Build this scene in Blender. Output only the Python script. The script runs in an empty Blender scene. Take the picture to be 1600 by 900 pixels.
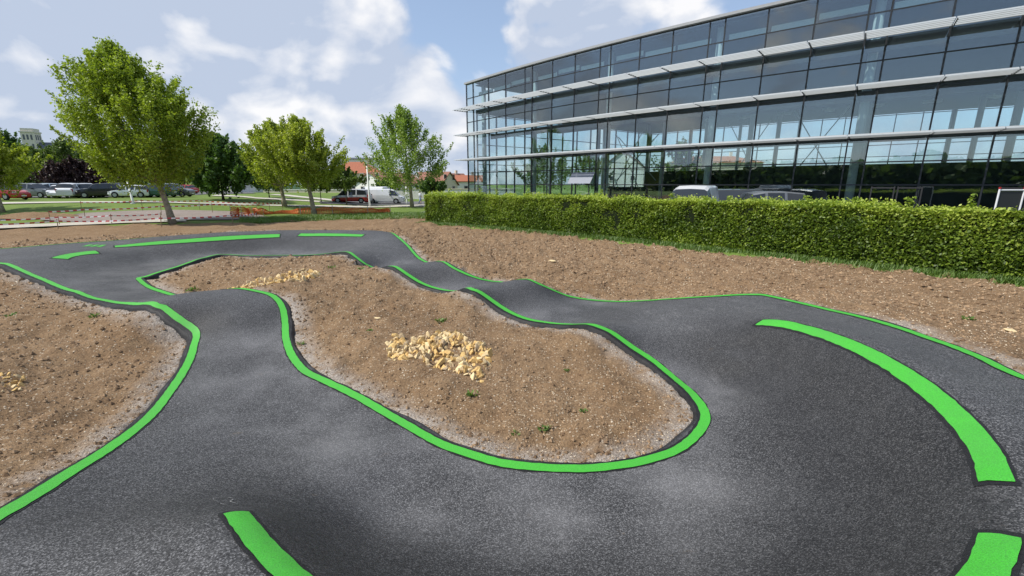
import bpy, math, random
import numpy as np
from mathutils import Vector, Matrix
from mathutils.geometry import delaunay_2d_cdt
from mathutils.kdtree import KDTree
from mathutils.bvhtree import BVHTree

random.seed(7)
RNG = np.random.default_rng(11)
scene = bpy.context.scene
COL = scene.collection
R = math.radians

# ------------------------------------------------------------------ camera
EYE = 2.7                                    # eye height above the plain, standing on a berm
FPX = 690.0                                  # focal length for a 1600 px wide frame
PITCH = math.atan(162 / FPX)
cam_data = bpy.data.cameras.new('camera')
cam_data.sensor_width = 36
cam_data.lens = FPX / 1600 * 36
cam_data.clip_start = 0.05
cam_data.clip_end = 3000
cam = bpy.data.objects.new('camera', cam_data)
cam.location = (0, 0, EYE)
cam.rotation_euler = (math.pi / 2 - PITCH, 0, 0)
COL.objects.link(cam)
scene.camera = cam

# ------------------------------------------------------------------ sun and sky
SUN_ELEV, SUN_AZ = 51.0, -106.0              # azimuth from +Y (view direction), clockwise
sd = Vector((math.sin(R(SUN_AZ)) * math.cos(R(SUN_ELEV)), math.cos(R(SUN_AZ)) * math.cos(R(SUN_ELEV)), math.sin(R(SUN_ELEV))))
sun_data = bpy.data.lights.new('sun', 'SUN')
sun_data.energy = 3.9
sun_data.angle = R(0.6)
sun_data.color = (1.0, 0.95, 0.87)
sun = bpy.data.objects.new('sun', sun_data)
sun.rotation_euler = (-sd).to_track_quat('-Z', 'Y').to_euler()
COL.objects.link(sun)

world = bpy.data.worlds.new('World')
scene.world = world
world.use_nodes = True
world.cycles.sampling_method = 'MANUAL'
world.cycles.sample_map_resolution = 256


class NT:
    """small helper to write node trees tersely"""
    def __init__(self, tree):
        self.t = tree
        tree.nodes.clear()

    def n(self, kind, **kw):
        nd = self.t.nodes.new(kind)
        for k, v in kw.items():
            if k.startswith('i_'):
                key = k[2:]
                key = int(key) if key.isdigit() else key.replace('_', ' ')
                s = nd.inputs[key]
                if isinstance(v, bpy.types.NodeSocket):
                    self.t.links.new(v, s)
                else:
                    s.default_value = v
            else:
                setattr(nd, k, v)
        return nd

    def math(self, op, a, b=0.0, c=None, clamp=False):
        nd = self.n('ShaderNodeMath', operation=op, use_clamp=clamp, i_0=a, i_1=b)
        if c is not None:
            nd.inputs[2].default_value = c
        return nd.outputs[0]

    def vmath(self, op, a, b=(0, 0, 0)):
        nd = self.n('ShaderNodeVectorMath', operation=op, i_0=a, i_1=b)
        return nd.outputs['Value'] if op in ('DOT_PRODUCT', 'LENGTH') else nd.outputs[0]

    def noise(self, vec, scale, detail=4, rough=.5, dist=0.0):
        nd = self.n('ShaderNodeTexNoise', i_Scale=scale, i_Detail=detail, i_Roughness=rough, i_Distortion=dist)
        if vec is not None:
            self.t.links.new(vec, nd.inputs['Vector'])
        return nd.outputs[0]

    def maprange(self, v, a, b, c=0.0, d=1.0, smooth=False):
        nd = self.n('ShaderNodeMapRange', i_0=v, i_1=a, i_2=b, i_3=c, i_4=d)
        if smooth:
            nd.interpolation_type = 'SMOOTHSTEP'
        return nd.outputs[0]

    def mix(self, f, a, b, mode='MIX'):
        nd = self.t.nodes.new('ShaderNodeMix')
        nd.data_type = 'RGBA'
        nd.blend_type = mode
        for key, v in ((0, f), (6, a), (7, b)):
            if isinstance(v, bpy.types.NodeSocket):
                self.t.links.new(v, nd.inputs[key])
            else:
                if key and len(v) == 3:
                    v = (*v, 1)
                nd.inputs[key].default_value = v
        return nd.outputs[2]

    def link(self, a, b):
        self.t.links.new(a, b)


def build_world():
    t = NT(world.node_tree)
    out = t.n('ShaderNodeOutputWorld')
    bg = t.n('ShaderNodeBackground', i_Strength=0.12)
    sky = t.n('ShaderNodeTexSky', sky_type='NISHITA', sun_disc=False, sun_elevation=R(SUN_ELEV),
              sun_rotation=R(SUN_AZ), altitude=200, air_density=1.0, dust_density=0.8, ozone_density=1.6)
    d = t.n('ShaderNodeTexCoord').outputs['Generated']
    v = t.vmath('MULTIPLY', d, (1.0, 1.0, 1.5))
    warp = t.n('ShaderNodeTexNoise', i_Scale=3.0, i_Detail=1.0)
    t.link(v, warp.inputs['Vector'])
    w2 = t.vmath('MULTIPLY', t.vmath('SUBTRACT', warp.outputs['Color'], (.5, .5, .5)), (.22, .22, .16))
    v = t.vmath('ADD', v, w2)
    v1 = t.vmath('ADD', v, (3.1, 1.7, 0.4))
    big = t.noise(v1, 2.3, 2, .5)
    fine = t.noise(v1, 4.6, 6, .57)
    puff = t.n('ShaderNodeTexVoronoi', feature='F1', i_Scale=7.0, i_Detail=2.0, i_Roughness=.6)
    t.link(v1, puff.inputs['Vector'])
    bill = t.math('SUBTRACT', 1.0, puff.outputs['Distance'])
    dens = t.math('ADD', t.math('ADD', t.math('MULTIPLY', big, .55), t.math('MULTIPLY', fine, .5)), t.math('MULTIPLY', bill, .16))
    # large cloud masses and open gaps, as directions in the sky
    for (px, py, width, amt) in SKY_MASSES:
        u, w = (px - 800) / FPX, (450 - py) / FPX
        c, s = math.cos(PITCH), math.sin(PITCH)
        k = Vector((u, c + w * s, -s + w * c)).normalized()
        dp = t.vmath('DOT_PRODUCT', d, tuple(k))
        blob = t.maprange(dp, math.cos(R(width)), 1.0, 0.0, amt, True)
        dens = t.math('ADD', dens, blob)
    cov = t.maprange(dens, .53, .655, 0, 1, True)
    # sunlit flanks and shaded bases: compare the density with that a little towards the sun
    off = t.vmath('ADD', v1, tuple(Vector((sd.x * .06, sd.y * .06, .075))))
    fine2 = t.noise(off, 4.6, 3, .57)
    edge = t.math('MULTIPLY', t.math('SUBTRACT', fine, fine2), 4.4)
    soft = t.noise(t.vmath('ADD', v, (7.3, 2.1, 5.5)), 2.6, 2, .5)
    thin = t.maprange(dens, .56, .95, .46, .26)
    lit = t.math('ADD', t.math('ADD', edge, thin), t.math('ADD', t.math('MULTIPLY', t.math('SUBTRACT', soft, .45), 3.2), t.math('MULTIPLY', t.math('SUBTRACT', bill, .6), .9)), clamp=True)
    ccol = t.mix(lit, SKY_SHADE, SKY_LIT)
    veil = t.mix(.45, sky.outputs[0], (3.1, 3.9, 5.3))
    col = t.mix(t.math('MULTIPLY', cov, .94), veil, ccol)
    t.link(col, bg.inputs['Color'])
    t.link(bg.outputs[0], out.inputs['Surface'])


SKY_SHADE, SKY_LIT = (3.3, 3.8, 4.75), (6.3, 6.25, 6.3)
SKY_MASSES = [  # px, py in the photograph's frame, half width in degrees, density added
    (200, 100, 48, .17), (330, 20, 26, .07), (480, 230, 14, .06), (560, 60, 17, .08), (600, 160, 12, .08), (880, 60, 9, .15), (1010, 40, 9, .12),
    (725, 15, 12, -.20), (690, 215, 9, .10), (1900, -300, 60, .04), (-1500, -200, 60, .10)]
build_world()

vs = scene.view_settings
vs.view_transform = 'Standard'
vs.look = 'None'
vs.exposure = 0.42
vs.gamma = 1.0
vs.use_curve_mapping = False
scene.cycles.transparent_max_bounces = 24
scene.cycles.max_bounces = 8
scene.cycles.use_denoising = True

# ------------------------------------------------------------------ geometry helpers
CP, SP = math.cos(PITCH), math.sin(PITCH)


def at(px, py, z=0.0):
    """where the sight line of a pixel meets height z"""
    u, w = (px - 800) / FPX, (450 - py) / FPX
    d = (u, CP + w * SP, -SP + w * CP)
    k = (z - EYE) / d[2]
    return d[0] * k, d[1] * k


def deep(px, py, y):
    """point of a sight line at depth y"""
    u, w = (px - 800) / FPX, (450 - py) / FPX
    d = (u, CP + w * SP, -SP + w * CP)
    k = y / d[1]
    return Vector((d[0] * k, y, EYE + d[2] * k))


def sstep(x):
    x = np.clip(x, 0, 1)
    return x * x * (3 - 2 * x)


def plain(x, y):
    """height of the plain: it rises gently to the car park on the left"""
    return 1.1 * sstep((-np.asarray(x) - 16) / 20) * sstep((np.asarray(y) - 28) / 20)


def foot(px, py, lift=0.0):
    """where a sight line first meets the plain (raised by lift): x, y, z"""
    u, w = (px - 800) / FPX, (450 - py) / FPX
    d = np.array((u, CP + w * SP, -SP + w * CP))
    t = np.concatenate([np.arange(2, 120, .1), np.arange(120, 900, 2.0)])
    gap = EYE + d[2] * t - plain(d[0] * t, d[1] * t) - lift
    i = int(np.argmax(gap < 0)) if (gap < 0).any() else len(t) - 1
    k = t[i]
    if i:
        k = t[i - 1] + (t[i] - t[i - 1]) * gap[i - 1] / (gap[i - 1] - gap[i])
    return d[0] * k, d[1] * k, EYE + d[2] * k


def vnoise(x, y, seed=0):
    """smooth value noise on a lattice"""
    xi, yi = np.floor(x).astype(np.int64), np.floor(y).astype(np.int64)
    fx, fy = x - xi, y - yi
    fx, fy = fx * fx * (3 - 2 * fx), fy * fy * (3 - 2 * fy)

    def h(a, b):
        n = (a * 374761393 + b * 668265263 + seed * 974711) & 0x7fffffff
        n = ((n ^ (n >> 13)) * 1274126177) & 0x7fffffff
        return ((n ^ (n >> 16)) & 0xffff) / 65535.0
    return (h(xi, yi) * (1 - fx) + h(xi + 1, yi) * fx) * (1 - fy) + (h(xi, yi + 1) * (1 - fx) + h(xi + 1, yi + 1) * fx) * fy - .5


def fbm(x, y, scale, octs, seed=0, gain=.5):
    r, a = 0, 1
    for o in range(octs):
        r = r + a * vnoise(x * scale * 2 ** o + 13.7 * o, y * scale * 2 ** o + 5.1 * o, seed + o)
        a *= gain
    return r


def link_obj(name, me, mat=None, parent=None):
    o = bpy.data.objects.new(name, me)
    COL.objects.link(o)
    if mat is not None and me is not None and not me.materials:
        me.materials.append(mat)
    if parent is not None:
        o.parent = parent
    return o


def fast_mesh(name, verts, faces, smooth=False, attrs=None):
    """verts (n,3), faces (m,k) arrays"""
    verts = np.asarray(verts, np.float32)
    faces = np.asarray(faces, np.int32)
    me = bpy.data.meshes.new(name)
    m, k = faces.shape
    me.vertices.add(len(verts))
    me.vertices.foreach_set('co', verts.ravel())
    me.loops.add(m * k)
    me.loops.foreach_set('vertex_index', faces.ravel())
    me.polygons.add(m)
    me.polygons.foreach_set('loop_start', np.arange(0, m * k, k, dtype=np.int32))
    me.polygons.foreach_set('loop_total', np.full(m, k, np.int32))
    me.polygons.foreach_set('use_smooth', np.full(m, smooth))
    for nm, vals in (attrs or {}).items():
        a = me.attributes.new(nm, 'FLOAT', 'POINT')
        a.data.foreach_set('value', np.asarray(vals, np.float32))
    me.update(calc_edges=True)
    return me


def tag(o, label=None, cat=None, group=None, kind=None):
    if label: o['label'] = label
    if cat: o['category'] = cat
    if group: o['group'] = group
    if kind: o['kind'] = kind
    return o


def thing(name, label, cat, loc=(0, 0, 0), rz=0.0, group=None):
    o = bpy.data.objects.new(name, None)
    o.empty_display_size = .2
    COL.objects.link(o)
    o.location = loc
    o.rotation_euler = (0, 0, rz)
    return tag(o, label, cat, group)


def copy_tree(o, parent=None):
    c = o.copy()
    COL.objects.link(c)
    if parent is not None:
        c.parent = parent
    for ch in list(o.children):
        copy_tree(ch, c)
    return c


class MB:
    """collects shapes for one mesh"""
    def __init__(self):
        self.v, self.f = [], []

    def add(self, vs, fs):
        b = len(self.v)
        self.v += [tuple(p) for p in vs]
        self.f += [tuple(i + b for i in f) for f in fs]
        return self

    def box(self, c, s, rz=0.0, rot=None, taper=1.0):
        M = rot if rot is not None else Matrix.Rotation(rz, 3, 'Z')
        c = Vector(c)
        vs = []
        for z in (-.5, .5):
            k = taper if z > 0 else 1.0
            for x, y in ((-.5, -.5), (.5, -.5), (.5, .5), (-.5, .5)):
                vs.append(c + M @ Vector((x * s[0] * k, y * s[1] * k, z * s[2])))
        return self.add(vs, [(3, 2, 1, 0), (4, 5, 6, 7), (0, 1, 5, 4), (1, 2, 6, 5), (2, 3, 7, 6), (3, 0, 4, 7)])

    def bar(self, a, b, w, h=None):
        """square bar from a to b"""
        a, b = Vector(a), Vector(b)
        d = b - a
        q = d.to_track_quat('X', 'Z').to_matrix()
        return self.box((a + b) / 2, (d.length, w, h or w), rot=q)

    def tube(self, pts, rad, n=8, cap=True):
        pts = [Vector(p) for p in pts]
        vs, fs = [], []
        for i, p in enumerate(pts):
            d = (pts[min(i + 1, len(pts) - 1)] - pts[max(i - 1, 0)])
            if d.length < 1e-6: d = Vector((0, 0, 1))
            q = d.to_track_quat('Z', 'Y').to_matrix()
            r = rad[i] if hasattr(rad, '__len__') else rad
            for j in range(n):
                a = 2 * math.pi * j / n
                vs.append(p + q @ Vector((r * math.cos(a), r * math.sin(a), 0)))
        for i in range(len(pts) - 1):
            for j in range(n):
                k = (j + 1) % n
                fs.append((i * n + j, i * n + k, (i + 1) * n + k, (i + 1) * n + j))
        if cap:
            fs.append(tuple(range(n))[::-1])
            fs.append(tuple(range((len(pts) - 1) * n, len(pts) * n)))
        return self.add(vs, fs)

    def mesh(self, name, smooth=False):
        me = bpy.data.meshes.new(name)
        me.from_pydata(self.v, [], self.f)
        if smooth:
            me.polygons.foreach_set('use_smooth', [True] * len(me.polygons))
        me.update()
        return me

    def build(self, name, mat, parent=None, smooth=False):
        return link_obj(name, self.mesh(name, smooth), mat, parent)


# ------------------------------------------------------------------ materials
def new_mat(name):
    m = bpy.data.materials.new(name)
    m.use_nodes = True
    t = NT(m.node_tree)
    out = t.n('ShaderNodeOutputMaterial')
    return m, t, out


def simple(name, col, rough=.6, metal=0.0, spec=.5, var=.08, bump=0.0, scale=8.0, coat=0.0):
    m, t, out = new_mat(name)
    p = t.n('ShaderNodeBsdfPrincipled', i_Roughness=rough, i_Metallic=metal)
    p.inputs['Specular IOR Level'].default_value = spec
    if coat: p.inputs['Coat Weight'].default_value = coat
    pos = t.n('ShaderNodeTexCoord').outputs['Object']
    nz = t.noise(pos, scale, 5, .6)
    f = t.maprange(nz, .3, .7, 1 - var, 1 + var)
    c = t.n('ShaderNodeVectorMath', operation='SCALE', i_0=tuple(col[:3]))
    t.link(f, c.inputs['Scale'])
    t.link(c.outputs[0], p.inputs['Base Color'])
    if bump:
        b = t.n('ShaderNodeBump', i_Strength=bump, i_Distance=.02)
        t.link(nz, b.inputs['Height'])
        t.link(b.outputs[0], p.inputs['Normal'])
    t.link(p.outputs[0], out.inputs['Surface'])
    return m


def asphalt_mat():
    m, t, out = new_mat('asphalt')
    pos = t.n('ShaderNodeNewGeometry').outputs['Position']
    p = t.n('ShaderNodeBsdfPrincipled')
    p.inputs['Specular IOR Level'].default_value = .22
    # aggregate speckle
    vor = t.n('ShaderNodeTexVoronoi', i_Scale=135.0)
    t.link(pos, vor.inputs['Vector'])
    cell = t.n('ShaderNodeSeparateColor', i_0=vor.outputs['Color']).outputs[0]
    spk = t.maprange(cell, .66, 1.0, 0, 1)
    fine = t.noise(pos, 140, 3, .6)
    mott = t.noise(pos, .9, 5, .6)
    worn = t.maprange(t.noise(pos, .42, 6, .62, .4), .42, .72, 0, 1, True)
    streak = t.maprange(t.noise(t.vmath('MULTIPLY', pos, (1.0, .35, 1.0)), 7.0, 6, .7), .52, .78, 0, 1, True)
    base = t.mix(t.maprange(mott, .35, .68), (.042, .042, .0435), (.066, .066, .0675))
    dk = t.maprange(cell, .05, .36, .9, 0)
    base = t.mix(dk, base, (.012, .012, .013))
    base = t.mix(t.math('MULTIPLY', spk, .85), base, (.225, .225, .23))
    dusty = t.math('MULTIPLY', worn, t.math('ADD', t.math('MULTIPLY', streak, .8), .08))
    base = t.mix(t.math('MULTIPLY', dusty, t.maprange(fine, .3, .7, .35, 1.0)), base, (.26, .255, .255))
    tan = t.maprange(t.noise(t.vmath('MULTIPLY', pos, (1.0, 1.7, 1.0)), 2.9, 8, .75), .63, .74, 0, .5, True)
    base = t.mix(tan, base, (.20, .155, .105))
    # pale hollows: loose dust plus the floor's glare, painted into the colour
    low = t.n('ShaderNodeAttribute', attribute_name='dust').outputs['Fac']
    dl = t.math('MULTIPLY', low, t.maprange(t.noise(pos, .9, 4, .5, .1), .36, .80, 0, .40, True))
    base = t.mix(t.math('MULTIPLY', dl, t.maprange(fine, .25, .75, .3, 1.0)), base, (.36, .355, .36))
    seal = t.n('ShaderNodeAttribute', attribute_name='sealed').outputs['Fac']
    seal = t.math('MULTIPLY', seal, t.maprange(t.noise(pos, 5.0, 5, .7), .25, .6, .70, .95))
    base = t.mix(seal, base, (.010, .010, .011))
    t.link(base, p.inputs['Base Color'])
    t.link(t.maprange(mott, .3, .7, .62, .48), p.inputs['Roughness'])
    h = t.math('ADD', t.math('MULTIPLY', vor.outputs['Distance'], .6), t.math('MULTIPLY', fine, .7))
    b = t.n('ShaderNodeBump', i_Strength=.55, i_Distance=.006)
    t.link(h, b.inputs['Height'])
    t.link(b.outputs[0], p.inputs['Normal'])
    t.link(p.outputs[0], out.inputs['Surface'])
    return m


def paint_mat(name, col, wear=.10):
    m, t, out = new_mat(name)
    pos = t.n('ShaderNodeNewGeometry').outputs['Position']
    p = t.n('ShaderNodeBsdfPrincipled', i_Roughness=.55)
    fine = t.noise(pos, 130, 3, .65)
    big = t.noise(pos, 3.0, 4, .6)
    c = t.mix(t.maprange(fine, .3, .7), tuple(k * .66 for k in col), tuple(min(1, k * 1.15) for k in col))
    c = t.mix(t.maprange(t.noise(pos, 1.4, 6, .7), .48, .72, 0, .45), c, tuple(k * .62 + .03 for k in col))
    c = t.mix(t.maprange(big, .35, .75, 0, .22), c, tuple(k * .78 for k in col))
    c = t.mix(t.maprange(t.noise(pos, 110, 4, .75), .56, .70, 0, wear * 6.5), c, (.05, .07, .05))
    t.link(c, p.inputs['Base Color'])
    b = t.n('ShaderNodeBump', i_Strength=.5, i_Distance=.004)
    t.link(fine, b.inputs['Height'])
    t.link(b.outputs[0], p.inputs['Normal'])
    t.link(p.outputs[0], out.inputs['Surface'])
    return m


def dirt_mat():
    m, t, out = new_mat('dirt')
    pos = t.n('ShaderNodeNewGeometry').outputs['Position']
    p = t.n('ShaderNodeBsdfPrincipled', i_Roughness=.95)
    p.inputs['Specular IOR Level'].default_value = .15
    a = t.noise(pos, .55, 6, .62)
    b_ = t.noise(pos, 4.0, 8, .68)
    c_ = t.noise(pos, 34, 6, .7)
    col = t.mix(t.maprange(a, .34, .66), (.192, .118, .062), (.300, .198, .112))
    col = t.mix(t.maprange(b_, .40, .66, 0, .65), col, (.325, .222, .128))
    col = t.mix(t.maprange(c_, .36, .60, .75, 0), col, (.100, .063, .037))
    vor = t.n('ShaderNodeTexVoronoi', i_Scale=26.0)
    t.link(t.vmath('ADD', pos, t.vmath('MULTIPLY', t.n('ShaderNodeTexNoise', i_Scale=9.0).outputs['Color'], (.05, .05, .05))), vor.inputs['Vector'])
    cell = t.n('ShaderNodeSeparateColor', i_0=vor.outputs['Color'])
    isp = t.math('MULTIPLY', t.maprange(cell.outputs[0], .80, .83), t.maprange(vor.outputs['Distance'], .42, .26))
    col = t.mix(t.math('MULTIPLY', isp, .85), col, t.mix(cell.outputs[1], (.33, .25, .17), (.62, .53, .41)))
    edge = t.n('ShaderNodeAttribute', attribute_name='edge').outputs['Fac']
    grav = t.mix(t.maprange(t.noise(pos, 55, 4, .7), .34, .66), (.11, .095, .082), (.54, .48, .42))
    col = t.mix(t.math('MULTIPLY', edge, t.maprange(t.noise(pos, 3.2, 5, .65), .30, .52, 0, .95)), col, grav)
    t.link(col, p.inputs['Base Color'])
    h = t.math('ADD', t.math('MULTIPLY', b_, .9), t.math('ADD', t.math('MULTIPLY', c_, .35), t.math('MULTIPLY', isp, .12)))
    bp = t.n('ShaderNodeBump', i_Strength=.95, i_Distance=.07)
    t.link(h, bp.inputs['Height'])
    t.link(bp.outputs[0], p.inputs['Normal'])
    t.link(p.outputs[0], out.inputs['Surface'])
    return m


def ground_mat(name, c1, c2, c3, s=1.0, rough=.9, bump=.6):
    m, t, out = new_mat(name)
    pos = t.n('ShaderNodeNewGeometry').outputs['Position']
    p = t.n('ShaderNodeBsdfPrincipled', i_Roughness=rough)
    p.inputs['Specular IOR Level'].default_value = .2
    a = t.noise(pos, .25 * s, 6, .65)
    b_ = t.noise(pos, 2.4 * s, 6, .7)
    c_ = t.noise(pos, 22 * s, 4, .7)
    col = t.mix(t.maprange(a, .35, .65), c1, c2)
    col = t.mix(t.maprange(b_, .45, .70, 0, .8), col, c3)
    col = t.mix(t.maprange(c_, .35, .65, .35, 0), col, tuple(k * .45 for k in c1))
    t.link(col, p.inputs['Base Color'])
    bp = t.n('ShaderNodeBump', i_Strength=bump, i_Distance=.05)
    t.link(t.math('ADD', b_, t.math('MULTIPLY', c_, .6)), bp.inputs['Height'])
    t.link(bp.outputs[0], p.inputs['Normal'])
    t.link(p.outputs[0], out.inputs['Surface'])
    return m


def leaf_mat(name, dark, mid, light, trans=.35):
    m, t, out = new_mat(name)
    f = t.n('ShaderNodeAttribute', attribute_name='tint').outputs['Fac']
    col = t.mix(t.maprange(f, 0, .5), dark, mid)
    col = t.mix(t.maprange(f, .5, 1), col, light)
    p = t.n('ShaderNodeBsdfPrincipled', i_Roughness=.48)
    p.inputs['Specular IOR Level'].default_value = .4
    t.link(col, p.inputs['Base Color'])
    tr = t.n('ShaderNodeBsdfTranslucent')
    t.link(t.mix(1.0, col, (1.15, 1.25, .55), 'MULTIPLY'), tr.inputs['Color'])
    mx = t.n('ShaderNodeMixShader', i_0=trans)
    t.link(p.outputs[0], mx.inputs[1])
    t.link(tr.outputs[0], mx.inputs[2])
    t.link(mx.outputs[0], out.inputs['Surface'])
    return m


def glass_mat(name, tint, base=.05, gain=.85, rough=.0):
    m, t, out = new_mat(name)
    lw = t.n('ShaderNodeLayerWeight', i_Blend=.5).outputs['Facing']
    f = t.math('ADD', t.math('MULTIPLY', t.math('POWER', lw, 4.0), gain), base, clamp=True)
    tr = t.n('ShaderNodeBsdfTransparent', i_Color=(*tint, 1))
    gl = t.n('ShaderNodeBsdfGlossy', i_Roughness=rough, i_Color=(.95, .98, 1, 1))
    pos = t.n('ShaderNodeNewGeometry').outputs['Position']
    b = t.n('ShaderNodeBump', i_Strength=.05, i_Distance=.05)
    t.link(t.noise(pos, .6, 2, .5), b.inputs['Height'])
    t.link(b.outputs[0], gl.inputs['Normal'])
    mx = t.n('ShaderNodeMixShader')
    t.link(f, mx.inputs[0])
    t.link(tr.outputs[0], mx.inputs[1])
    t.link(gl.outputs[0], mx.inputs[2])
    t.link(mx.outputs[0], out.inputs['Surface'])
    return m


def tape_mat():
    m, t, out = new_mat('striped_tape')
    s = t.n('ShaderNodeAttribute', attribute_name='run').outputs['Fac']
    k = t.math('GREATER_THAN', t.math('FRACT', t.math('MULTIPLY', s, 2.3)), .5)
    p = t.n('ShaderNodeBsdfPrincipled', i_Roughness=.4)
    t.link(t.mix(k, (.52, .045, .06), (.80, .79, .77)), p.inputs['Base Color'])
    t.link(p.outputs[0], out.inputs['Surface'])
    return m


M = {
    'asphalt': asphalt_mat(),
    'green': paint_mat('green_paint', (.055, .42, .030)),
    'chalk': simple('chalk', (.24, .24, .24), .95, var=.3, scale=40),
    'seal': simple('bitumen', (.0125, .0125, .0135), .6, spec=.3, var=.35, bump=.5, scale=60),
    'dirt': dirt_mat(),
    'grass': ground_mat('grass', (.10, .165, .03), (.15, .225, .042), (.20, .24, .065)),
    'gravel': ground_mat('gravel', (.23, .19, .165), (.30, .25, .22), (.36, .31, .28), 3),
    'concrete': ground_mat('concrete', (.48, .44, .37), (.56, .52, .44), (.42, .39, .34), 2),
    'path': ground_mat('pale_path', (.50, .47, .40), (.58, .55, .48), (.46, .43, .37), 2),
    'tarmac': ground_mat('tarmac', (.12, .12, .125), (.16, .16, .165), (.19, .19, .19), 2),
    'maple': leaf_mat('maple_leaf', (.15, .21, .022), (.28, .36, .038), (.42, .50, .08), .42),
    'maple2': leaf_mat('yellow_green_leaf', (.17, .215, .025), (.33, .39, .05), (.48, .50, .11), .45),
    'poplar': leaf_mat('poplar_leaf', (.13, .20, .04), (.24, .34, .065), (.38, .47, .13), .42),
    'darkleaf': leaf_mat('dark_leaf', (.05, .10, .024), (.09, .165, .036), (.15, .25, .06)),
    'midleaf': leaf_mat('mid_leaf', (.06, .10, .02), (.12, .18, .035), (.19, .26, .06)),
    'plum': leaf_mat('plum_leaf', (.028, .016, .018), (.055, .030, .030), (.095, .06, .05), .2),
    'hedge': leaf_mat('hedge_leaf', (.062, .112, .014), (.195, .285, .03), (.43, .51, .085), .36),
    'blade': leaf_mat('grass_blade', (.06, .12, .02), (.11, .19, .035), (.19, .26, .06), .3),
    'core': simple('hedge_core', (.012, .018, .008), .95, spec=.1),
    'bark': simple('bark', (.32, .27, .20), .95, spec=.15, var=.35, bump=.6, scale=9),
    'darkbark': simple('dark_bark', (.075, .06, .048), .95, spec=.15, var=.3, bump=.5),
    'stone': simple('limestone', (.60, .405, .165), .9, spec=.2, var=.32, bump=.5, scale=6),
    'stone3': simple('dusty_limestone', (.42, .32, .20), .95, spec=.15, var=.3, bump=.5, scale=6),
    'stone2': simple('pale_limestone', (.68, .53, .30), .9, spec=.2, var=.25, bump=.5, scale=6),
    'pebble': simple('pebble', (.42, .33, .24), .9, spec=.2, var=.45, scale=3),
    'frame': simple('dark_frame', (.024, .028, .033), .45, .3),
    'louver': simple('aluminium', (.33, .355, .37), .5, .1, var=.05),
    'column': simple('column_paint', (.50, .55, .55), .5, var=.05),
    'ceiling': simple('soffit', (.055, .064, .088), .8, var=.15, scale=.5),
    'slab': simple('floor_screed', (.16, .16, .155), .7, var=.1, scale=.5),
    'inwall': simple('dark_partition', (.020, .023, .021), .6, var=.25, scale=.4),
    'blind': simple('blind', (.52, .60, .60), .8),
    'glass': glass_mat('facade_glass', (.83, .905, .915), .115, .8),
    'clearglass': glass_mat('rear_glass', (.93, .975, .975), .03, .6),
    'tilted': simple('tilted_pane', (.35, .37, .42), .12, .2, var=.03),
    'carglass': simple('car_glass', (.018, .022, .026), .08, 0, .8, var=.02),
    'tyre': simple('tyre', (.014, .014, .015), .85, spec=.2),
    'rim': simple('rim', (.42, .43, .45), .35, .7),
    'trim': simple('black_trim', (.02, .02, .022), .6),
    'lamp_clear': simple('headlamp', (.62, .64, .66), .15, .3),
    'lamp_red': simple('tail_lamp', (.33, .012, .012), .25),
    'plate': simple('number_plate', (.7, .7, .66), .5),
    'post': simple('white_post', (.70, .71, .71), .45, var=.05),
    'greypost': simple('grey_post', (.30, .31, .32), .5),
    'wood': simple('wooden_stake', (.28, .20, .12), .9),
    'tape': tape_mat(),
    'orange': simple('orange_net', (.62, .155, .035), .6, var=.15),
    'wall_cream': simple('cream_render', (.66, .58, .46), .9, var=.08, scale=2),
    'wall_white': simple('white_render', (.74, .73, .70), .9, var=.06, scale=2),
    'roof_red': simple('red_tile', (.33, .115, .062), .9, var=.25, bump=.4, scale=7),
    'roof_brown': simple('brown_tile', (.24, .11, .075), .9, var=.25, bump=.4, scale=7),
    'slate': simple('slate', (.10, .11, .13), .8, var=.15),
    'dark_window': simple('house_window', (.03, .035, .04), .15, var=.05),
    'shutter': simple('shutter', (.45, .42, .38), .7),
    'greenwall': simple('green_panel', (.12, .22, .14), .7),
    'limewall': simple('old_stone', (.60, .56, .48), .95, var=.15, scale=1),
    'skin': simple('skin', (.50, .31, .22), .6, var=.03),
    'shirt': simple('pale_shirt', (.58, .62, .70), .9),
    'trouser': simple('blue_trousers', (.20, .25, .36), .9),
    'hair': simple('dark_hair', (.03, .022, .016), .8),
}


def car_paint(name, col):
    return simple(name, col, .28, .15, .5, var=.02, coat=.6)

# ------------------------------------------------------------------ the pump track: surveyed edge lines (sight line x, y and height)
ISL = [(545, 394, .55), (556, 401.5, .45), (569, 411, .3), (581, 418, .16), (596, 421, .14), (608, 416, .46), (617, 416.5, .50), (628, 423, .44), (644, 434, .30),
       (662, 444, .18), (681, 450.6, .11), (700, 454.5, .10), (716, 455, .17), (735, 451, .48), (746, 454, .48), (759, 463, .38), (778, 476.6, .24), (800, 489.5, .14), (825, 499, .09),
       (860, 505, .10), (900, 507.5, .22), (930, 508.5, .38), (955, 519, .34), (985, 541, .20), (1025, 567.5, .08), (1065, 600, .02), (1087, 622, 0), (1101, 645, 0),
       (1099, 664, 0), (1080, 687.5, 0), (1050, 707, 0), (1000, 722, 0), (950, 730, 0), (890, 733, 0), (800, 727, 0), (740, 712, 0), (680, 690, 0),
       (620, 656, 0), (560, 621, 0), (510, 597, .02), (476, 580, .04), (456, 556, .05), (447, 530, .08), (445, 500, .20), (440, 478, .36), (425, 462, .47),
       (400, 455, .53), (375, 451, .55), (355, 451.5, .50), (332, 457, .30), (310, 462, .16), (290, 463, .10), (266, 460, .10), (240, 452, .12), (223, 442.5, .15), (217, 435, .17),
       (233, 430.5, .2), (270, 419, .20), (310, 405, .22), (345, 397.5, .22), (400, 399.5, .18), (450, 399, .20), (506, 397, .34), (532, 394, .5)]
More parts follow.
